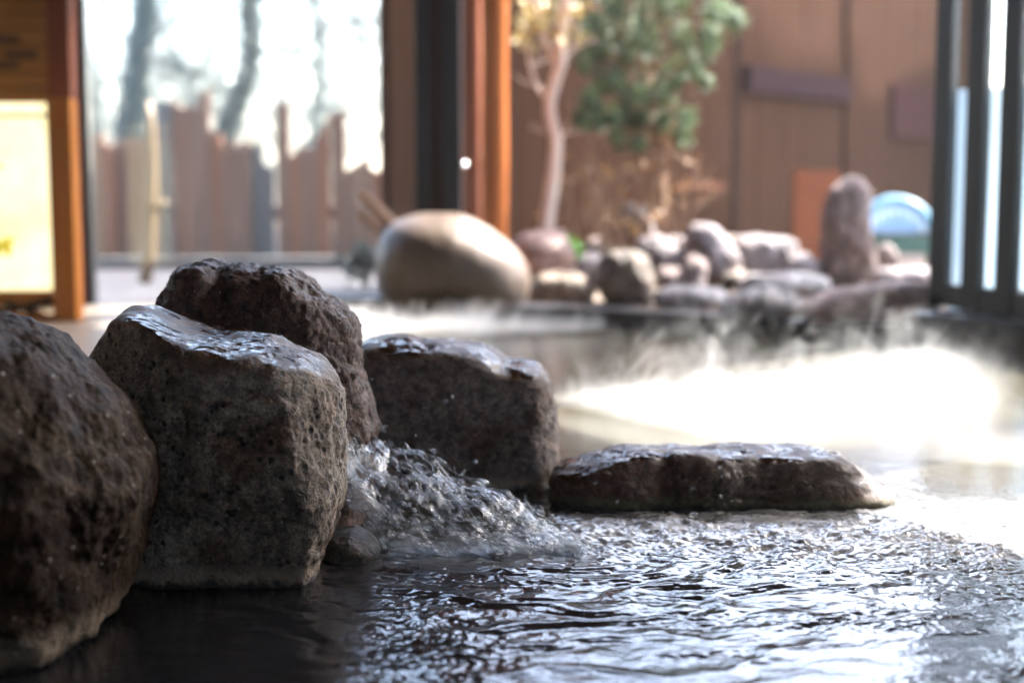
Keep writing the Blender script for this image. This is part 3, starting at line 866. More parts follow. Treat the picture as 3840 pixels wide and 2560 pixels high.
# amber slatted wall and red post behind the lamp
wx0 = at(-900, 300, 4.95)[0]; wx1 = at(200, 300, 4.95)[0]
root = empty('slatted_wall', (0, 4.95, 0))
tag(root, 'amber wooden slatted wall with dark slots above the glowing lamp', 'wall')
mb = MB()
zz = 0.04
while zz < 2.4:
    mb.box((wx0, 0, zz), (wx1, 0.05, zz + 0.046), 0.006); zz += 0.050
mb.build('slats', M['wall_slats'], root)
mb = MB(); mb.box((wx0, 0.052, 0.03), (wx1, 0.10, 2.43)); mb.build('backing', M['slot'], root)
for (u0, u1, v) in ((-60, 72, 150), (20, 140, 206), (-80, 70, 247), (60, 130, 395)):
    a, b = at(u0, v, 4.95), at(u1, v, 4.95)
    mb = MB(); mb.box((a[0], -0.006, a[2] - .011), (b[0], 0.01, a[2] + .011)); mb.build('slot', M['slot'], root)
mb = MB(); a = at(203, 600, 4.9)[0]; b = at(288, 600, 4.9)[0]
mb.box((a, 4.86, 0.036), (b, 4.945, 2.44), 0.004)
o = mb.build('post', M['red_post']); tag(o, 'dark red wooden post between the slatted wall and the window', 'post')

# ------------------------------------------------------------------ lamp
LY = 4.40
root = empty('floor_lamp', at(60, 1240, LY)[:2].tolist() + [0.035])
tag(root, 'wooden framed paper lamp glowing yellow on the floor at the left edge', 'lamp')
rl = np.array(root.location)
def pxbox(mb, u0, v0, u1, v1, Y, y0, y1, bev=0.004):
    a, b = at(u0, v1, Y), at(u1, v0, Y)
    mb.box((a[0] - rl[0], Y + y0 - rl[1], a[2] - rl[2]), (b[0] - rl[0], Y + y1 - rl[1], b[2] - rl[2]), bev)
mb = MB(); pxbox(mb, -330, 440, 207, 1090, LY, 0.005, 0.05, 0.002); mb.build('shade', M['paper'], root)
mb = MB(); pxbox(mb, -330, 385, 207, 428, LY, 0.005, 0.05, 0.002); mb.build('top_panel', M['paper'], root)
for (u0, v0, u1, v1, y0) in ((207, 370, 266, 1236, -.012), (-400, 370, -332, 1236, -.012)):
    mb = MB(); pxbox(mb, u0, v0, u1, v1, LY, y0, 0.06); mb.build('post', M['lampwood'], root)
    mb = MB(); pxbox(mb, u0 - 20, 1236, u1 + 20, 1272, LY, -.05, 0.10); mb.build('foot', M['lampwood'], root)
for (v0, v1) in ((370, 384), (428, 440), (1090, 1102)):
    mb = MB(); pxbox(mb, -331, v0, 206, v1, LY, 0.0, 0.056, 0.002); mb.build('rail', M['dkbrown'] if v0 == 428 else M['lampwood'], root)
mb = MB(); pxbox(mb, -331, 1180, 206, 1215, LY, 0.02, 0.05, 0.002); mb.build('rail', M['lampwood'], root)
for (u0, v0, u1, v1) in ((-150, 1225, 200, 1120), (20, 1135, 195, 1195)):
    mb = MB(); mb.tube([at(u0, v0, LY + .08) - rl, at(u1, v1, LY + .08) - rl], [.012, .012], 6)
    mb.build('brace', M['dkbrown'], root)
# painted plant motif on the paper
r_ = random.Random(4)
for cx, cz, n, rad_ in ((-2, 905, 11, 78), (-40, 620, 8, 50)):
    mb = MB()
    for k in range(n):
        an = 2 * math.pi * k / n + r_.uniform(-.2, .2)
        L = rad_ * r_.uniform(.7, 1.1)
        c = np.array([cx + math.cos(an) * L * .55, cz + math.sin(an) * L * .55])
        pts = []
        for j in range(10):
            b = 2 * math.pi * j / 10
            e = np.array([math.cos(b) * L * .5, math.sin(b) * L * .2])
            pts.append(c + np.array([e[0] * math.cos(an) - e[1] * math.sin(an), e[0] * math.sin(an) + e[1] * math.cos(an)]))
        mb.add([at(p[0], p[1], LY + .003 + .0003 * k) - rl for p in pts], [tuple(range(10))])
    mb.build('leaf_motif', M['motif'], root)

# ------------------------------------------------------------------ left window
root = empty('window', (at(850, 1180, 5.2)[0], 5.2, 0.0))
tag(root, 'large glass window in a black frame left of the black post, trees beyond it', 'window')
rl = np.array(root.location)
x0, x1 = at(292, 900, 5.2)[0] - rl[0], at(1568, 900, 5.2)[0] - rl[0]
mb = MB(); mb.box((x0, -.03, 0.02), (x0 + .058, .03, 2.44), .003); mb.build('stile', M['black'], root)
zb = at(800, 1160, 5.2)[2]
mb = MB(); mb.box((x0 + .059, -.03, -0.02), (x1 + .1, .03, zb + .015), .003); mb.build('rail', M['black'], root)
mb = MB(); mb.box((x0 + .059, -.03, 2.38), (x1 + .1, .03, 2.44), .003); mb.build('rail', M['black'], root)
mb = MB(); mb.box((x0 + .059, -.004, zb + .016), (x1 + .02, .004, 2.379)); mb.build('glass', M['glass_steamed'], root)

# black door post + orange cedar post
def pxpost(name, u0, u1, Y, dy, mat, label, cat, z0=0.0, z1=2.44, dz=.004, parent=None, v=500):
    a, b = at(u0, v, Y)[0], at(u1, v, Y)[0]
    mb = MB(); mb.box((a, Y, z0), (b, Y + dy, z1), dz)
    o = mb.build(name, mat, parent)
    return tag(o, label, cat) if parent is None else o
root = empty('door_post', (0, 0, 0)); tag(root, 'black and dark brown corner post between the window and the open garden door', 'post')
pxpost('frame', 1556, 1603, 5.10, .12, M['black'], None, None, 0.061, parent=root)
pxpost('core', 1604, 1668, 5.13, .08, M['dkbrown'], None, None, 0.061, parent=root)
pxpost('frame', 1669, 1728, 5.09, .14, M['black'], None, None, 0.061, parent=root)
k = at(1740, 618, 5.06)
mb = MB(); mb.lathe([(0.0005, -.012), (.008, -.010), (.012, -.004), (.012, .004), (.008, .010), (.0005, .012)], 16, k)
mb.tube([k + np.array([0, .0, 0]), k + np.array([-.015, .05, 0])], [.004, .004], 8)
mb.build('knob', M['chrome'], root, True)
for u0, u1, Y, m_, lab in ((1722, 1812, 5.56, 'red_wood', 'reddish round cedar post right of the black corner post'), (1806, 1904, 5.46, 'orange_wood', 'bright orange round cedar post beside the slender pale tree')):
    a, b = at(u0, 500, Y)[0], at(u1, 500, Y)[0]
    mb = MB(); zs = np.linspace(0, 3.6, 36)
    mb.tube([((a + b) / 2, Y, z) for z in zs], [(b - a) / 2 * (1 + .03 * math.sin(z * 9 + u0)) for z in zs], 28)
    tag(mb.build('post', M[m_], None, True), lab, 'post')

# reddish board screen outside the window
root = empty('board_screen', (at(1490, 900, 5.9)[0], 5.9, 0.0)); tag(root, 'tall reddish board screen standing outside at the right end of the window', 'screen')
rl = np.array(root.location)
for (u0, u1, z1, m_) in ((1425, 1462, 2.6, 'red_wood'), (1463, 1503, 2.62, 'red_wood'), (1526, 1580, 2.6, 'red_wood')):
    a, b = at(u0, 600, 5.9)[0] - rl[0], at(u1, 600, 5.9)[0] - rl[0]
    mb = MB(); mb.box((a, 0, .02), (b, .03, z1), .003); mb.build('board', M[m_], root)
a, b = at(1504, 600, 5.9)[0] - rl[0], at(1525, 600, 5.9)[0] - rl[0]
z_ = at(1515, 650, 5.9)[2]
mb = MB(); mb.box((a, .005, .02), (b, .03, z_), .002); mb.build('board', M['red_wood'], root)
mb = MB(); mb.box((a, .005, z_ + .002), (b, .03, 2.6), .002); q = mb.build('board', M['highlight_white'], root); q['label'] = 'pale strip standing in for a highlight line between the reddish boards'  # pale board takes the place of a highlight line on the screen

# ------------------------------------------------------------------ palisade fence with ragged tops
root = empty('palisade_fence', (at(850, 1000, 8.0)[0], 8.0, 0.012)); tag(root, 'ragged palisade fence of upright boards seen through the window', 'fence')
rl = np.array(root.location)
tops = [(250, 560), (330, 525), (385, 540), (430, 530), (480, 520), (540, 500), (590, 410), (640, 385), (690, 400), (740, 372), (785, 500), (830, 560), (885, 560), (940, 555), (985, 620), (1030, 395), (1085, 600), (1130, 555), (1180, 520), (1240, 430), (1295, 650), (1345, 620), (1390, 640), (1440, 660), (1490, 640), (1550, 630)]
rf = random.Random(9)
for k, (u, v) in enumerate(tops[:-1]):
    u2 = tops[k + 1][0]
    a, b = at(u, v, 8.0), at(u2, v, 8.0)
    sl = {19: -60, 18: -40, 5: -60, 15: -20}.get(k, rf.choice((-1, 1)) * rf.uniform(25, 120))
    zL, zR = at(u, v, 8.0)[2], at(u2, v + (-sl if k in (18,) else sl * .3), 8.0)[2]
    if k == 18: zL, zR = at(u, 540, 8.0)[2], at(u2, 440, 8.0)[2]
    if k == 19: zL, zR = at(u, 440, 8.0)[2], at(u2 - 10, 415, 8.0)[2]
    t_ = rf.uniform(.03, .05); dy = rf.uniform(-.015, .015)
    xa, xb = a[0] - rl[0] + .002, b[0] - rl[0] - .002
    vs = [(xa, dy, 0), (xb, dy, 0), (xb, dy + t_, 0), (xa, dy + t_, 0), (xa, dy, zL), (xb, dy, zR), (xb, dy + t_, zR), (xa, dy + t_, zL)]
    mb = MB(); mb.add(vs, [(3, 2, 1, 0), (4, 5, 6, 7), (0, 1, 5, 4), (1, 2, 6, 5), (2, 3, 7, 6), (3, 0, 4, 7)])
    mb.build('board', M['fence3'] if k in (6, 13, 14) else (M['fence2'] if k % 4 == 2 or k == 16 else M['fence']), root)
a, b = at(260, 900, 8.08), at(1560, 900, 8.08)
mb = MB(); mb.box((a[0] - rl[0], .06, .25), (b[0] - rl[0], .10, .33)); mb.build('rail', M['fence'], root)
# low sleeper at the fence foot
mb = MB(); a, b = at(260, 990, 7.6), at(1480, 990, 7.6); mb.box((a[0], 7.6, .013), (b[0], 7.72, .075), .01)
o = mb.build('sleeper', M['fence3']); tag(o, 'low dark timber sleeper along the foot of the palisade fence', 'sleeper')

# bamboo pole with a stub
root = empty('pole', (at(560, 1110, 6.5)[0], 6.5, .012)); tag(root, 'pale bent pole standing in the yard in front of the palisade fence', 'pole')
rl = np.array(root.location)
P_ = [at(545, 1130, 6.5) - rl, at(560, 950, 6.5) - rl, at(568, 770, 6.5) - rl, at(572, 620, 6.5) - rl, at(565, 480, 6.5) - rl, at(555, 380, 6.5) - rl]
P_[0][2] = 0
mb = MB(); mb.tube(P_, [.03, .027, .024, .022, .02, .015], 10); mb.build('shaft', M['bamboo'], root, True)
mb = MB(); mb.tube([at(570, 790, 6.5) - rl, at(605, 765, 6.48) - rl, at(620, 760, 6.46) - rl], [.016, .014, .011], 8); mb.build('stub', M['bamboo'], root, True)

# green tuft by the boulder
def leaf_cloud(centers, n, size, seed, spread, name, mat, parent, elong=2.2):
    r_ = np.random.default_rng(seed)
    C = np.asarray(centers)
    k = r_.integers(0, len(C), n)
    c = C[k][:, :3] + r_.normal(size=(n, 3)) * (C[k][:, 3:4] if C.shape[1] > 3 else spread) * .55
    a = r_.normal(size=(n, 3)); a /= np.linalg.norm(a, axis=1)[:, None]
    b = np.cross(a, r_.normal(size=(n, 3))); b /= np.linalg.norm(b, axis=1)[:, None]
    nn = np.cross(a, b)
    s = size * r_.uniform(.6, 1.3, (n, 1))
    V = np.stack([c - a * s * elong * .5, c + b * s * .5 + nn * s * .12, c + a * s * elong * .5, c - b * s * .5 + nn * s * .12], 1).reshape(-1, 3)
    F = np.arange(4 * n).reshape(n, 4)
    return obj(name, mesh_from(name, V, F, mat, False), parent)

def plant(name, u, v, Y, mat, n, size, r, label, cat='plant', h=.1):
    p = at(u, v, Y)
    root = empty(name, (p[0], p[1], 0.03)); tag(root, label, cat)
    cs = [(0, 0, h * .5, r), (r * .6, 0, h * .6, r * .8), (-r * .6, .03, h * .45, r * .8)]
    leaf_cloud(cs, n, size, int(u), r, 'foliage', mat, root, 1.7)
    mb = MB()
    for k in range(6):
        a = k * 1.05
        mb.tube([(0, 0, -.02), (math.cos(a) * r * .5, math.sin(a) * r * .5, h * .5)], [.004, .002], 5)
    mb.build('stems', M['twig'], root)
plant('small_plant', 1375, 1000, 6.0, M['leaf_far'], 120, .035, .07, 'grey green tuft by the left side of the round boulder', h=.22)

# ------------------------------------------------------------------ trees beyond the window
def branch(mb, p, d, L, r, depth, r_, tips, n=6, bend=.25):
    pts, rs = [p], [r]
    seg = 5
    for k in range(seg):
        d = d + r_.normal(size=3) * bend * .4; d[2] += .03; d /= np.linalg.norm(d)
        p = p + d * L / seg
        pts.append(p); rs.append(r * (1 - .55 * (k + 1) / seg))
    mb.tube(pts, rs, n)
    tips.append(np.append(p, .12))
    if depth > 0:
        for j in range(3 if depth > 1 else 3):
            k = r_.integers(2, seg + 1)
            nd = d + r_.normal(size=3) * .75; nd /= np.linalg.norm(nd)
            branch(mb, pts[k], nd, L * r_.uniform(.5, .75), rs[k] * .7, depth - 1, r_, tips, max(4, n - 1), bend)

def far_tree(label, path_px, Y, r0, seed, limbs, leafn, mat_leaf):
    base = at(path_px[0][0], path_px[0][1], Y); base[2] = .0
    root = empty('tree', base); tag(root, label, 'tree')
    r_ = np.random.default_rng(seed)
    pts = [np.zeros(3)] + [at(u, v, Y) - base for u, v in path_px[1:]]
    rs = [r0 * (1 - .5 * k / (len(pts) - 1)) for k in range(len(pts))]
    mb = MB(); mb.tube(catmull(pts, np.linspace(0, 1, 20)), list(np.interp(np.linspace(0, 1, 20), np.linspace(0, 1, len(rs)), rs)), 10)
    mb.build('trunk', M['bark_dark'], root, True)
    tips = []; mb = MB()
    for k in range(limbs):
        i = r_.integers(max(1, len(pts) // 2), len(pts))
        d = np.array([r_.normal() * 1.0, r_.normal() * .6, r_.normal() * .4 + .25]); d /= np.linalg.norm(d)
        branch(mb, pts[i], d, r_.uniform(.9, 1.7) * Y / 14, r0 * .22, 3, r_, tips)
    mb.build('branches', M['bark_dark'], root)
    T_ = np.array(tips); T_[:, 3] = .34
    leaf_cloud(T_, leafn * 5, .030 * Y / 14, seed, .25, 'crown', mat_leaf, root)
far_tree('dark mossy tree behind the fence, leaning in the left of the window', [(475, 1000), (480, 560), (495, 400), (520, 200), (545, 0), (565, -300), (560, -600)], 11.0, .14, 5, 9, 1500, M['leaf_far'])
far_tree('dark curved tree behind the fence, in the middle of the window', [(790, 1000), (815, 620), (850, 480), (910, 340), (945, 200), (940, 0), (920, -250), (960, -600)], 12.0, .125, 6, 8, 1100, M['leaf_far'])
far_tree('thin bare tree far behind the fence, in the right of the window', [(1160, 1000), (1165, 600), (1200, 300), (1190, 0), (1230, -400)], 18.0, .09, 8, 10, 1300, M['leaf_far'])
far_tree('thin grey tree far behind the fence, near the left window frame', [(380, 1000), (370, 600), (350, 300), (380, 0), (360, -400)], 17.0, .09, 12, 9, 1300, M['leaf_far'])

r_ = np.random.default_rng(101); mb = MB()
for k in range(1000):
    Y = r_.uniform(24, 36); X = r_.uniform(-.33, -.02) * Y * 1.05; z = abs(r_.normal()) * 1.5 + r_.uniform(0, 1.2)
    p = np.array([X, Y, z]); L_ = r_.uniform(.5, 2.2); r0 = r_.uniform(.008, .035)
    d = np.array([r_.normal() * .8, r_.normal() * .5, abs(r_.normal()) + .15]); d /= np.linalg.norm(d)
    q = p + d * L_ * .5 + r_.normal(size=3) * .1
    mb.tube([p, q, q + (d + r_.normal(size=3) * .4) * L_ * .5], [r0, r0 * .8, r0 * .4], 4, False)
o = mb.build('thicket', M['bark_dark']); tag(o, 'pale tangle of bare branches far behind the fence', 'thicket', kind='stuff')

# ------------------------------------------------------------------ garden: wall, trees, stones
al = rad(52)
W0 = np.array([-0.12, 6.25])
wd = np.array([math.cos(al), math.sin(al)])
def wall_t(u):
    k = (u - 1920) / F_PX / math.cos(PITCH)         # X = k*Y roughly at horizon height
    return (k * W0[1] - W0[0]) / (wd[0] - k * wd[1])
root = empty('garden_wall', (W0[0], W0[1], 0.0), al); tag(root, 'tall brown board wall behind the garden trees and stones', 'wall')
def wallbox(name, t0, t1, y0, y1, z0, z1, mat, bev=.003):
    mb = MB(); mb.box((t0, y0, z0), (t1, y1, z1), bev); return mb.build(name, mat, root)
def wz(t, v):
    p = W0 + wd * t
    return at(1920, v, p[1])[2]
t_a, t_b, t_c, t_d = wall_t(2050), wall_t(2745), wall_t(3130), wall_t(3285)
def boards(name, t0, t1, y, z0, z1, mat, w=.11):
    mb = MB(); n = max(1, int(round((t1 - t0) / w))); w = (t1 - t0) / n
    for k in range(n):
        mb.box((t0 + k * w + .0012, y + random.uniform(-.002, .002), z0), (t0 + (k + 1) * w - .0012, y + .03, z1), .002)
    return mb.build(name, mat, root)
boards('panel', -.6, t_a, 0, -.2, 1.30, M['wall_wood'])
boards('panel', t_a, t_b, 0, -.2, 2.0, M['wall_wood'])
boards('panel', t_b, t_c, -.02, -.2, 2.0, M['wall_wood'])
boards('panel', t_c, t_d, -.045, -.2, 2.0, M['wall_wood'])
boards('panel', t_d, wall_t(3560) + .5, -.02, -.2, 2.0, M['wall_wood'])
wallbox('post', t_b - .03, t_b - .002, -.014, -.004, -.2, 2.0, M['dkbrown'])  # thin dark strip stands in for the shade of a recess line
wallbox('batten', t_b + .03, t_c - .01, -.075, -.022, wz((t_b + t_c) / 2, 368), wz((t_b + t_c) / 2, 275), M['batten'])
wallbox('batten', t_d + .01, wall_t(3555) + .5, -.075, -.022, wz(t_d + .4, 522), wz(t_d + .4, 325), M['redboard'])
wallbox('rail', wall_t(2480), t_b - .22, -.06, -.003, wz(t_b - .4, 712), wz(t_b - .4, 686), M['wall_rail'])
wallbox('coping', -.6, t_a - .01, -.03, .06, 1.302, 1.34, M['dkbrown'])

# added shade board, unseen to the right: its cut profile shadows the board wall
SUN_AZ, SUN_EL = rad(54), rad(50)
sh = np.array([math.sin(SUN_AZ), math.cos(SUN_AZ)]); sp_ = np.array([-sh[1], sh[0]])
def occl(t_, z, T0=10.8):
    q = W0 + wd * t_
    Ld = T0 - q @ sh
    return q @ sp_, z + Ld * math.tan(SUN_EL)
prof_ = [(-1.0, 2.4), (wall_t(2640), wz(wall_t(2640), -60)), (wall_t(2900), wz(wall_t(2900), 270)), (wall_t(3120), wz(wall_t(3120), 300)), (wall_t(3150), wz(wall_t(3150), 480)), (wall_t(3285), wz(wall_t(3285), 480)), (wall_t(3320), wz(wall_t(3320), 330)), (wall_t(3500), wz(wall_t(3500), 280)), (wall_t(3520), 2.2), (7.5, 2.2)]
P_ = [occl(*q) for q in prof_]
tb = 10.8
pp = [(P_[0][0], -.3)] + P_ + [(P_[-1][0], -.3)]
vs = [(*(sh * tb + sp_ * p), z) for p, z in pp] + [(*(sh * (tb + .25) + sp_ * p), z) for p, z in pp]
n_ = len(pp)
mb = MB(); mb.add(vs, [tuple(range(n_)), tuple(range(n_, 2 * n_))[::-1]] + [(i, i + n_, (i + 1) % n_ + n_, (i + 1) % n_) for i in range(n_)])
o = mb.build('shade_board', M['dkbrown']); tag(o, 'added dark shade board out of view beyond the right edge of the garden', 'shade_caster')

# rust panel
p = at(3058, 985, 7.2)
mb = MB(); a, b = at(2978, 640, 7.2), at(3142, 990, 7.2)
mb.box((a[0], 7.2, .03), (b[0], 7.26, a[2]), .004)
o = mb.build('panel', M['rust']); tag(o, 'upright rust orange panel left of the standing stone', 'panel')

# round backed garden chair: pale blue arched back with white slats, beige rail, dark green seat
CY = 7.3
cl_, cr_ = at(3225, 900, CY)[0], at(3514, 900, CY)[0]
cw = (cr_ - cl_) / 2; cx = (cl_ + cr_) / 2
root = empty('garden_chair', (cx, CY, .03)); tag(root, 'pale blue round backed garden chair with a dark green seat, right of the standing stone', 'chair')
z_t, z_m, z_s = at(3385, 742, CY)[2] - .03, at(3385, 875, CY)[2] - .03, at(3385, 905, CY)[2] - .03
def arch(r, n=24): return [(r * cw * math.cos(math.pi * k / n), 0, z_m + r * (z_t - z_m) * math.sin(math.pi * k / n)) for k in range(n + 1)]
A1 = arch(.9)
vs = [(x, .05 + .06 * (1 - (x / cw) ** 2) - .006, z) for x, y, z in A1] + [(x, .05 + .06 * (1 - (x / cw) ** 2) + .006, z) for x, y, z in A1]
n_ = len(A1)
mb = MB(); mb.add(vs, [tuple(range(n_))[::-1], tuple(range(n_, 2 * n_))] + [(k, (k + 1) % n_, (k + 1) % n_ + n_, k + n_) for k in range(n_)]); mb.build('back_panel', M['panel_blue'], root, False)
mb = MB(); mb.tube([(x, .045 + .06 * (1 - (x / cw) ** 2), z) for x, y, z in arch(.95)], [.022] * 25, 8); mb.build('back_frame', M['jar_blue'], root, True)
mb = MB(); mb.tube([(x * .78, .030 + .06 * (1 - (x * .78 / cw) ** 2), z_m + (z - z_m) * .68) for x, y, z in arch(.95)], [.010] * 25, 8); mb.build('back_hoop', M['jar_white'], root, True)
for k in range(7):
    x = cw * (-.66 + .22 * k); zz_ = z_m + .62 * (z_t - z_m) * math.sqrt(max(.05, 1 - (x / cw / .76) ** 2))
    y = .025 + .06 * (1 - (x / cw) ** 2)
    mb = MB(); mb.tube([(x, y, z_m + .004), (x, y, zz_)], [.011, .011], 8); mb.build('spindle', M['jar_white'], root, True)
mb = MB(); mb.box((-cw * .93, .005, z_s), (cw * .93, .09, z_m), .012); mb.build('back_rail', M['st_tan'], root)
mb = MB(); mb.box((-cw * .80, -.26, .14), (cw * .80, .0, z_s - .02), .03); mb.build('seat', M['jar_green'], root)
for sx in (-1, 1):
    for y0, zt_ in ((-.24, .15), (.03, z_s)):
        mb = MB(); mb.tube([(sx * cw * .86, y0, 0), (sx * cw * .86, y0, zt_)], [.018, .02], 8); mb.build('leg', M['jar_green'], root, True)

# round boulder with a hollow at its base
o = rock('boulder', [(1402, 960), (1425, 890), (1480, 830), (1560, 803), (1650, 797), (1740, 805), (1840, 850), (1920, 915), (1975, 985), (1992, 1050), (1980, 1120), (1940, 1180), (1850, 1215), (1500, 1215), (1440, 1130), (1410, 1050)],
         4.86, .24, .22, M['boulder'], 6, 2.15, amp=(.012, .003, .0008), freq=(4, 14, 60), seed=21, sm=10,
         grooves=((1685, 1160, 4.62, (.10, .10, .035), .09),))
tag(o, 'large smooth rounded tan boulder on the far pool edge with a hollow at its foot', 'boulder')
for (n_, a, b, lab, r0) in ((1, (1352, 722, 5.0), (1530, 890, 5.06), 'thicker pale wooden ladle leaning behind the round boulder', .019), (2, (1345, 800, 5.02), (1500, 930, 5.06), 'thinner pale wooden ladle leaning below the other behind the round boulder', .013)):
    A, B = at(*a), at(*b)
    root = empty('ladle', B); tag(root, lab, 'ladle', 'ladles behind the boulder')
    mb = MB(); mb.tube([A - B, (A - B) * .5, (0, 0, 0)], [r0, r0, r0], 10); mb.build('handle', M['handle'], root, True)
    mb = MB(); mb.lathe([(.0005, -.07), (.045, -.07), (.048, .0), (.044, .0), (.042, -.064), (.0005, -.064)], 20, (.045, 0, -.01)); mb.build('cup', M['handle'], root, True)

def stone(name, px, Y, dep, mat, label, seed, p=2.6, level=5, amp=(.034, .014, .004)):
    o = rock(name, px, Y, dep, dep * .9, M[mat], level, p + .3, amp=amp, freq=(7, 20, 70), seed=seed, sm=5)
    tag(o, label, 'stone', 'garden stones')
def el(u0, v0, u1, v1, k=2.4, n=18, lean=0):
    cx, cy, a, b = (u0 + u1) / 2, (v0 + v1) / 2, (u1 - u0) / 2, (v1 - v0) / 2
    out = []
    for i in range(n):
        t = 2 * math.pi * i / n
        c, s = math.cos(t), math.sin(t)
        out.append((cx + a * np.sign(c) * abs(c) ** (2 / k) - lean * s * b, cy + b * np.sign(s) * abs(s) ** (2 / k)))
    return out
stone('stone', el(1925, 868, 2150, 1060, 3.2), 5.65, .16, 'st_rose', 'pinkish squarish stone at the foot of the pale slender tree', 31)
stone('stone', el(1985, 1020, 2215, 1175), 5.15, .12, 'st_tan', 'low oval tan stone right beside the round boulder', 32)
stone('stone', el(2232, 930, 2455, 1170, 2.4, lean=-.15), 5.15, .13, 'st_brown', 'humped brown stone with a tan left flank behind the black kerb', 33)
stone('stone', el(2120, 950, 2270, 1090, 2.6), 5.7, .12, 'st_mauve', 'small mauve stone between the pinkish and the humped brown stone', 34)
stone('stone', el(2400, 880, 2600, 1100, 2.2, lean=-.5), 5.7, .14, 'st_mauve', 'greyish leaning stone behind the humped brown stone', 35)
stone('stone', el(2575, 828, 2765, 1100, 2.3, lean=-.25), 5.6, .13, 'st_mauve', 'tall rounded lilac grey stone leaning left, in the middle of the row', 36)
stone('stone', el(2555, 965, 2650, 1100, 2.4), 5.35, .07, 'st_pink', 'little pinkish stone in front of the tall lilac grey stone', 37)
stone('stone', el(2740, 888, 2985, 1040, 4.0), 6.0, .12, 'st_mauve', 'boxy mauve block of stone left of the rust orange panel', 38, 3.5)
stone('stone', el(2750, 1020, 3110, 1120, 2.6), 5.5, .12, 'st_white', 'long low pale stone in front of the boxy mauve block', 39)
stone('stone', el(2440, 1072, 2735, 1175, 2.4), 4.95, .12, 'st_white', 'flat whitish stone lying on the kerb in the middle', 40)
stone('stone', el(2700, 1078, 3020, 1270, 2.2), 4.42, .13, 'st_white', 'pale rounded stone half hidden in steam by the kerb', 41)
stone('stone', [(3010, 1150), (3080, 1110), (3160, 1075), (3260, 1060), (3400, 1045), (3460, 1060), (3500, 1120), (3530, 1275), (2990, 1285)], 4.28, .14, 'st_rose', 'broad low rock with a brown face next to the black sliding doors', 42, 2.8)
stone('standing_stone', [(3075, 1080), (3082, 930), (3095, 800), (3110, 710), (3150, 672), (3200, 663), (3240, 685), (3255, 740), (3262, 860), (3280, 1000), (3290, 1090)], 5.9, .12, 'st_pink', 'tall narrow standing stone with a pale rounded tip', 43, 2.6)
stone('stone', el(3268, 925, 3360, 1020, 2.4), 6.3, .07, 'st_pink', 'little round stone in front of the blue and green jar', 44)
stone('stone', el(3270, 1000, 3520, 1090, 3.0), 5.9, .12, 'st_mauve', 'flat lilac slab right of the foot of the standing stone', 45)
stone('stone', el(2335, 768, 2450, 930, 2.4, lean=-.2), 6.1, .07, 'st_white', 'small upright whitish stone among the dry twigs', 46)
stone('stone', [(1320, 1150), (1360, 1135), (1400, 1145), (1430, 1175), (1425, 1215), (1310, 1215)], 4.93, .06, 'st_tan', 'small tan stone at the left foot of the round boulder', 47)

for u0, v0, u1, v1, Y, m_, sd, lab in ((2180, 905, 2330, 1010, 6.05, 'st_pink', 51, 'low pinkish stone behind the humped brown stone'), (2460, 890, 2600, 990, 6.25, 'st_mauve', 52, 'small grey stone showing behind the leaning greyish stone'), (2640, 880, 2800, 1000, 6.3, 'st_tan', 53, 'tan stone in the back row between the tall lilac stone and the boxy block'), (2660, 1000, 2790, 1085, 5.55, 'st_tan', 54, 'small tan stone at the right foot of the tall lilac stone'), (2460, 1010, 2580, 1095, 5.4, 'st_pink', 55, 'flat pinkish stone in the gap left of the little pinkish stone'), (2900, 960, 3080, 1060, 5.95, 'st_mauve', 56, 'dull mauve stone in front of the foot of the rust orange panel')):
    stone('stone', el(u0, v0, u1, v1, 2.8), Y, .10, m_, lab, sd)

# slender pale tree
def bez(ps, Y, base): return [at(u, v, Y) - base for u, v in ps]
TY = 5.95
base = at(2045, 860, TY); base[2] = .03
root = empty('slender_tree', base); tag(root, 'slender pale barked tree with a crooked trunk in front of the brown wall', 'tree')
tp = [np.zeros(3)] + bez([(2048, 850), (2060, 760), (2078, 640), (2085, 520), (2062, 430), (2060, 380), (2085, 290), (2105, 240), (2100, 150), (2115, 60), (2135, -60), (2150, -250)], TY, base)
mb = MB(); mb.tube(catmull(tp, np.linspace(0, 1, 40)), list(np.linspace(.034, .020, 40)), 10); mb.build('trunk', M['bark_pale'], root, True)
r_ = np.random.default_rng(77); tips = []
mb = MB()
for ps, r0 in (([(2092, 265), (2060, 200), (2030, 100), (2000, 0), (1985, -120)], .013), ([(2065, 400), (2010, 320), (1985, 240), (1970, 150)], .009), ([(2105, 230), (2160, 180), (2230, 150)], .008), ([(2075, 560), (2120, 500), (2150, 430)], .006)):
    q = bez(ps, TY, base)
    mb.tube(q, list(np.linspace(r0, r0 * .5, len(q))), 7)
    for _ in range(5):
        i = r_.integers(1, len(q)); d = r_.normal(size=3); d[2] = abs(d[2]) * .6; d /= np.linalg.norm(d)
        mb.tube([q[i], q[i] + d * .08, q[i] + d * .15 + np.array([0, 0, .02])], [.003, .002, .0012], 5)
mb.build('branches', M['bark_pale'], root)
cs = [np.append(at(u, v, TY) - base, .07) for u, v in ((1985, 110), (2010, 90), (1970, 140), (2060, 105), (1990, 20), (2150, 150), (2140, 20), (2050, 40))]
leaf_cloud(cs, 150, .028, 5, .07, 'foliage', M['leaf_yellow'], root, 1.6)

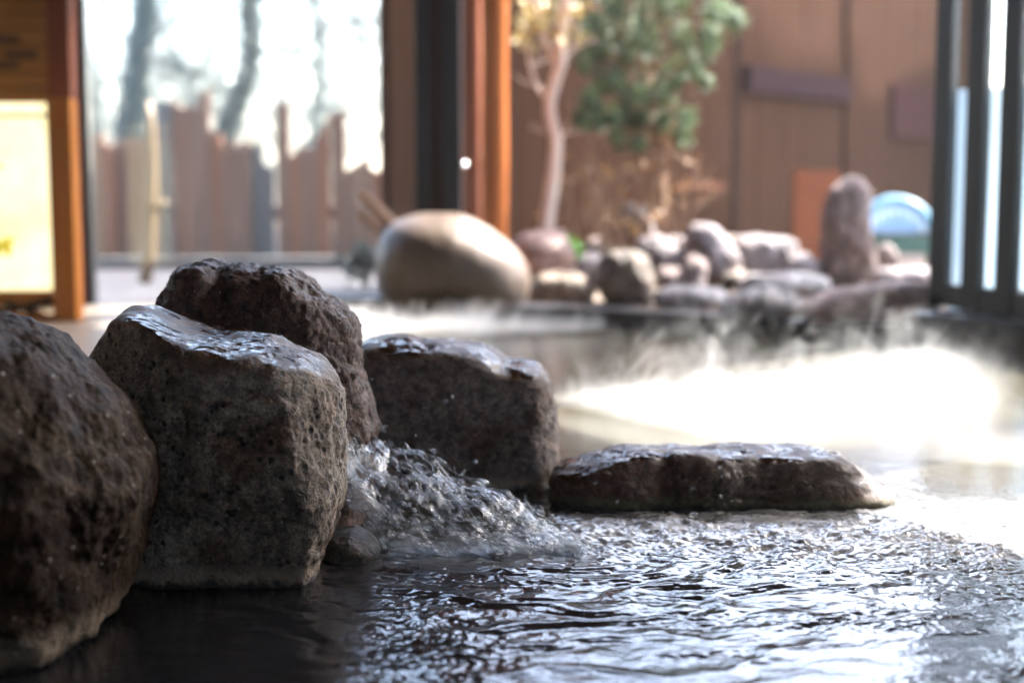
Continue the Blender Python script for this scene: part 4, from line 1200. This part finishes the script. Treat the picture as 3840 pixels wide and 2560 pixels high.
# green conifer bush: big clumps of small sprays
BY = 6.1
base = at(2400, 880, BY); base[2] = .03
root = empty('conifer', base); tag(root, 'dense green conifer hanging in front of the brown wall, right of the pale tree', 'tree')
mb = MB(); mb.tube([(0, 0, 0), at(2395, 700, BY) - base, at(2400, 480, BY) - base, at(2420, 200, BY) - base, at(2430, -150, BY) - base], [.014, .013, .012, .011, .008], 9); mb.build('trunk', M['twig'], root, True)
cl = [(2200, 40, 60), (2300, 30, 80), (2420, 20, 90), (2540, 40, 80), (2640, 50, 70), (2700, 60, 45), (2180, 170, 45), (2260, 150, 70), (2370, 140, 80), (2480, 130, 80), (2580, 150, 70), (2660, 150, 40), (2210, 270, 55), (2320, 250, 60), (2440, 260, 75), (2540, 260, 60), (2250, 360, 60), (2190, 400, 50), (2350, 380, 60), (2450, 370, 70), (2520, 350, 60), (2610, 280, 35), (2290, 450, 45), (2400, 450, 50), (2500, 440, 55), (2550, 470, 45), (2470, 490, 35), (2390, 530, 40), (2310, 520, 35), (2550, 520, 30), (2230, 470, 35), (2300, -80, 110), (2460, -100, 120), (2600, -80, 90), (2350, -250, 120), (2500, -250, 110)]
r_ = np.random.default_rng(8)
C4 = []
for u, v, r in cl:
    for k in range(4):
        uu, vv = u + r_.normal() * r * .62, v + r_.normal() * r * .55
        C4.append(np.append(at(uu, vv, BY + r_.uniform(-.22, .22)) - base, r * r_.uniform(.35, .75) * BY / F_PX))
leaf_cloud(C4, 13000, .0125, 9, .1, 'foliage', M['leaf_green'], root, 2.6)
mb = MB()
for q in C4[::3]:
    p = q[:3]; s = np.array([p[0] * .15, 0, p[2] * .92 - .05])
    mb.tube([s, (s + p) / 2 + np.array([0, 0, .03]), p], [.008, .006, .003], 5)
mb.build('branches', M['twig'], root)

# dry shrub under it
SY = 5.95
base = at(2380, 900, SY); base[2] = .03
root = empty('dry_shrub', base); tag(root, 'leafless brown shrub of thin twigs under the green conifer', 'shrub')
mb = MB(); r_ = np.random.default_rng(31); tips = []
for k in range(34):
    u0 = r_.uniform(2150, 2520); u1 = u0 + (u0 - 2350) * r_.uniform(.1, .7) + r_.normal() * 40; v1 = r_.uniform(480, 760)
    a, b = at(u0, 900, SY + r_.uniform(-.1, .15)) - base, at(u1, v1, SY + r_.uniform(-.15, .2)) - base
    a[2] = 0
    m_ = (a + b) / 2 + r_.normal(size=3) * .025
    r0 = r_.uniform(.004, .009)
    mb.tube([a, m_, b], [r0, r0 * .8, r0 * .4], 5)
    for j in range(4):
        p = m_ + (b - m_) * r_.random(); d = (b - a) / np.linalg.norm(b - a) + r_.normal(size=3) * .6
        e = p + d * r_.uniform(.05, .13)
        mb.tube([p, e], [r0 * .5, r0 * .25], 4); tips.append(np.append(e, .03))
mb.build('twigs', M['twig'], root)
leaf_cloud(np.array(tips), 170, .022, 3, .03, 'foliage', M['leaf_dry'], root, 1.6)
root['label'] = 'dry brown shrub of thin twigs under the green conifer'
p = at(2120, 900, 5.7)
plant('small_plant', 2130, 880, 5.62, M['leaf_bright'], 26, .06, .045, 'bright green leafy plant behind the pinkish squarish stone', h=.30)

# ------------------------------------------------------------------ sliding glass doors at right
ang = math.atan2(Dv[1], Dv[0])
def sliding_door(s0, noff, w, label, sill=.10):
    p = B_ + Dv * s0 + Nv * noff
    root = empty('sliding_door', (p[0], p[1], sill), ang)
    tag(root, label, 'door', 'black framed sliding glass doors')
    H = 2.44 - sill - .01
    for x in (0, w - .062):
        mb = MB(); mb.box((x, -.016, 0.002), (x + .062, .016, H), .003); mb.build('stile', M['black'], root)
    for z0, z1 in ((.003, .07), (H - .07, H)):
        mb = MB(); mb.box((.063, -.014, z0), (w - .063, .014, z1), .002); mb.build('rail', M['black'], root)
    mb = MB(); mb.box((.063, -.003, .071), (w - .063, .003, H - .071)); mb.build('glass', M['glass'], root)
sliding_door(-0.076, 0.06, 1.10, 'black framed glass door leaf nearest the garden opening, leftmost of the sliding doors')
sliding_door(0.089, 0.015, 1.0, 'second black framed glass door leaf from the garden opening')
sliding_door(0.249, -0.03, 0.9, 'third black framed glass door leaf, at the right edge of the picture')
# pale wall outside beyond the doors
q0 = B_ + Nv * .30 - Dv * .235
o = prism('garden_screen', [tuple(q0), tuple(q0 + Dv * 2.05), tuple(q0 + Dv * 2.05 + Nv * .02), tuple(q0 + Nv * .02)], .03, .745, M['frost'])
tag(o, 'low pale blue frosted screen seen through the glass of the black doors', 'screen')

# ------------------------------------------------------------------ steam
def m_steam(edge):
    m = bpy.data.materials.new('drifting_steam'); m.use_nodes = True
    t = m.node_tree
    for n in list(t.nodes):
        if n.type == 'BSDF_PRINCIPLED': t.nodes.remove(n)
    vol = t.nodes.new('ShaderNodeVolumePrincipled')
    vol.inputs['Color'].default_value = (1, .98, .96, 1)
    vol.inputs['Anisotropy'].default_value = 0.1
    geo = t.nodes.new('ShaderNodeNewGeometry')
    sp = t.nodes.new('ShaderNodeSeparateXYZ'); t.links.new(geo.outputs['Position'], sp.inputs[0])
    mp = t.nodes.new('ShaderNodeMapping'); mp.inputs['Scale'].default_value = (1, .6, .7); mp.inputs['Location'].default_value = (3.7, 1.3, .45)
    t.links.new(geo.outputs['Position'], mp.inputs['Vector'])
    n1 = noise(t, mp.outputs[0], 8.0, 5, 0.62, 2.6)
    # threshold rises with height: a dense low blanket that tears into rising wisps
    n0 = noise(t, geo.outputs['Position'], 2.6, 2, 0.5)
    n1 = math_n(t, 'ADD', n1, math_n(t, 'MULTIPLY', math_n(t, 'SUBTRACT', n0, 0.5), 0.55))
    hz = math_n(t, 'MULTIPLY', sp.outputs[2], STEAM_RISE)
    dd = math_n(t, 'SUBTRACT', math_n(t, 'SUBTRACT', n1, STEAM_TH), hz)
    dn = math_n(t, 'MULTIPLY', dd, STEAM_DENS, True) if False else math_n(t, 'MULTIPLY', math_n(t, 'MAXIMUM', dd, 0.0), STEAM_DENS)
    # thin even blanket hugging the water
    bl = t.nodes.new('ShaderNodeMapRange'); bl.inputs[1].default_value = .065; bl.inputs[2].default_value = .012; bl.inputs[4].default_value = 5.0
    t.links.new(sp.outputs[2], bl.inputs[0])
    dn = math_n(t, 'ADD', dn, math_n(t, 'MULTIPLY', bl.outputs[0], math_n(t, 'ADD', math_n(t, 'MULTIPLY', n0, 1.6), -.35)))
    # density fades to the right, shaping the right edge of the bright sun patch
    fx = math_n(t, 'SUBTRACT', sp.outputs[0], math_n(t, 'MULTIPLY', sp.outputs[1], 0.27))
    fx = math_n(t, 'ADD', fx, math_n(t, 'MULTIPLY', math_n(t, 'SUBTRACT', n1, 0.5), 0.25))
    fr = t.nodes.new('ShaderNodeMapRange'); fr.interpolation_type = 'SMOOTHSTEP'
    fr.inputs[1].default_value = .08; fr.inputs[2].default_value = .30; fr.inputs[3].default_value = 1.0; fr.inputs[4].default_value = 0.0
    t.links.new(fx, fr.inputs[0])
    dn = math_n(t, 'MULTIPLY', math_n(t, 'MAXIMUM', dn, 0.0), fr.outputs[0])
    if edge:
        e = math_n(t, 'ADD', math_n(t, 'MULTIPLY', math_n(t, 'SUBTRACT', sp.outputs[0], .10), .616), math_n(t, 'MULTIPLY', math_n(t, 'SUBTRACT', sp.outputs[1], 2.93), -.788))
        em = t.nodes.new('ShaderNodeMapRange'); em.interpolation_type = 'SMOOTHSTEP'; em.inputs[2].default_value = .10
        t.links.new(e, em.inputs[0])
        dn = math_n(t, 'MULTIPLY', dn, em.outputs[0])
    t.links.new(dn, vol.inputs['Density'])
    t.links.new(vol.outputs[0], t.nodes['Material Output'].inputs['Volume'])
    return m
STEAM_RISE, STEAM_TH, STEAM_DENS = 0.85, 0.46, 11.0
M['steam'] = m_steam(True)
M['steam_far'] = m_steam(False)
o = prism('steam', [(0.08, 2.84), (0.40, 2.36), (0.9, 2.14), (1.4, 2.60), (1.40, 3.35), (1.0, 3.64), (.09, 2.93)], 0.012, 0.40, M['steam'])  # outline cut to the sunlit patch, so its bright shape is built in
tag(o, 'bright white steam rising from the sunlit water behind the long low rock', 'steam', kind='stuff')
o = prism('steam', [(-0.75, 4.2), (-0.5, 4.0), (.20, 4.25), (.30, 4.40), (-0.36, 4.58), (-0.75, 4.6)], 0.012, 0.10, M['steam_far'])
tag(o, 'thin white steam over the far sunlit strip of water before the round boulder', 'steam', kind='stuff')

# humid air
m = bpy.data.materials.new('humid_air'); m.use_nodes = True
t = m.node_tree; t.nodes.remove(t.nodes['Principled BSDF'])
vp = t.nodes.new('ShaderNodeVolumePrincipled'); vp.inputs['Color'].default_value = (1, .97, .93, 1); vp.inputs['Density'].default_value = HAZE
vp.inputs['Anisotropy'].default_value = 0.3
t.links.new(vp.outputs[0], t.nodes['Material Output'].inputs['Volume'])
o = prism('haze', [(-81, -81), (81, -81), (81, 81), (-81, 81)], -1.4, 13.0, m)
tag(o, 'humid haze in the air', 'haze', kind='stuff')

# ------------------------------------------------------------------ light
AZ, EL = rad(54), rad(50)
S = Vector((math.sin(AZ) * math.cos(EL), math.cos(AZ) * math.cos(EL), math.sin(EL)))
w = bpy.data.worlds.new('World'); scene.world = w; w.use_nodes = True
t = w.node_tree
sky = t.nodes.new('ShaderNodeTexSky'); sky.sky_type = 'NISHITA'; sky.sun_disc = False
sky.sun_elevation = EL; sky.sun_rotation = AZ
sky.air_density = 1.0; sky.dust_density = 2.6; sky.ozone_density = 0.9
t.links.new(sky.outputs[0], t.nodes['Background'].inputs['Color'])
t.nodes['Background'].inputs['Strength'].default_value = 0.15
L = bpy.data.lights.new('Sun', 'SUN'); L.energy = 3.3; L.angle = rad(.5); L.color = (1, .955, .90)
lo = bpy.data.objects.new('Sun', L); COL.objects.link(lo)
lo.rotation_euler = S.to_track_quat('Z', 'Y').to_euler(); lo.location = (3, 4, 6)

# ------------------------------------------------------------------ camera
cd = bpy.data.cameras.new('Camera'); cam = bpy.data.objects.new('Camera', cd); COL.objects.link(cam)
cam.location = (0, 0, CAM_H); cam.rotation_euler = (rad(90) - PITCH, 0, 0)
cd.sensor_width = 36; cd.lens = 50; cd.clip_start = .05; cd.clip_end = 2000
cd.dof.use_dof = True; cd.dof.focus_distance = 1.69; cd.dof.aperture_fstop = 2.5; cd.dof.aperture_blades = 0
scene.camera = cam

scene.view_settings.view_transform = 'Standard'; scene.view_settings.look = 'None'
scene.view_settings.exposure = 3.8; scene.view_settings.gamma = 1
c = scene.cycles
c.use_denoising = True
c.max_bounces = 10; c.diffuse_bounces = 4; c.glossy_bounces = 5; c.transmission_bounces = 8; c.transparent_max_bounces = 16; c.volume_bounces = 1
c.caustics_reflective = False; c.caustics_refractive = False
c.sample_clamp_indirect = 6.0
c.volume_step_rate = 0.6; c.volume_max_steps = 128
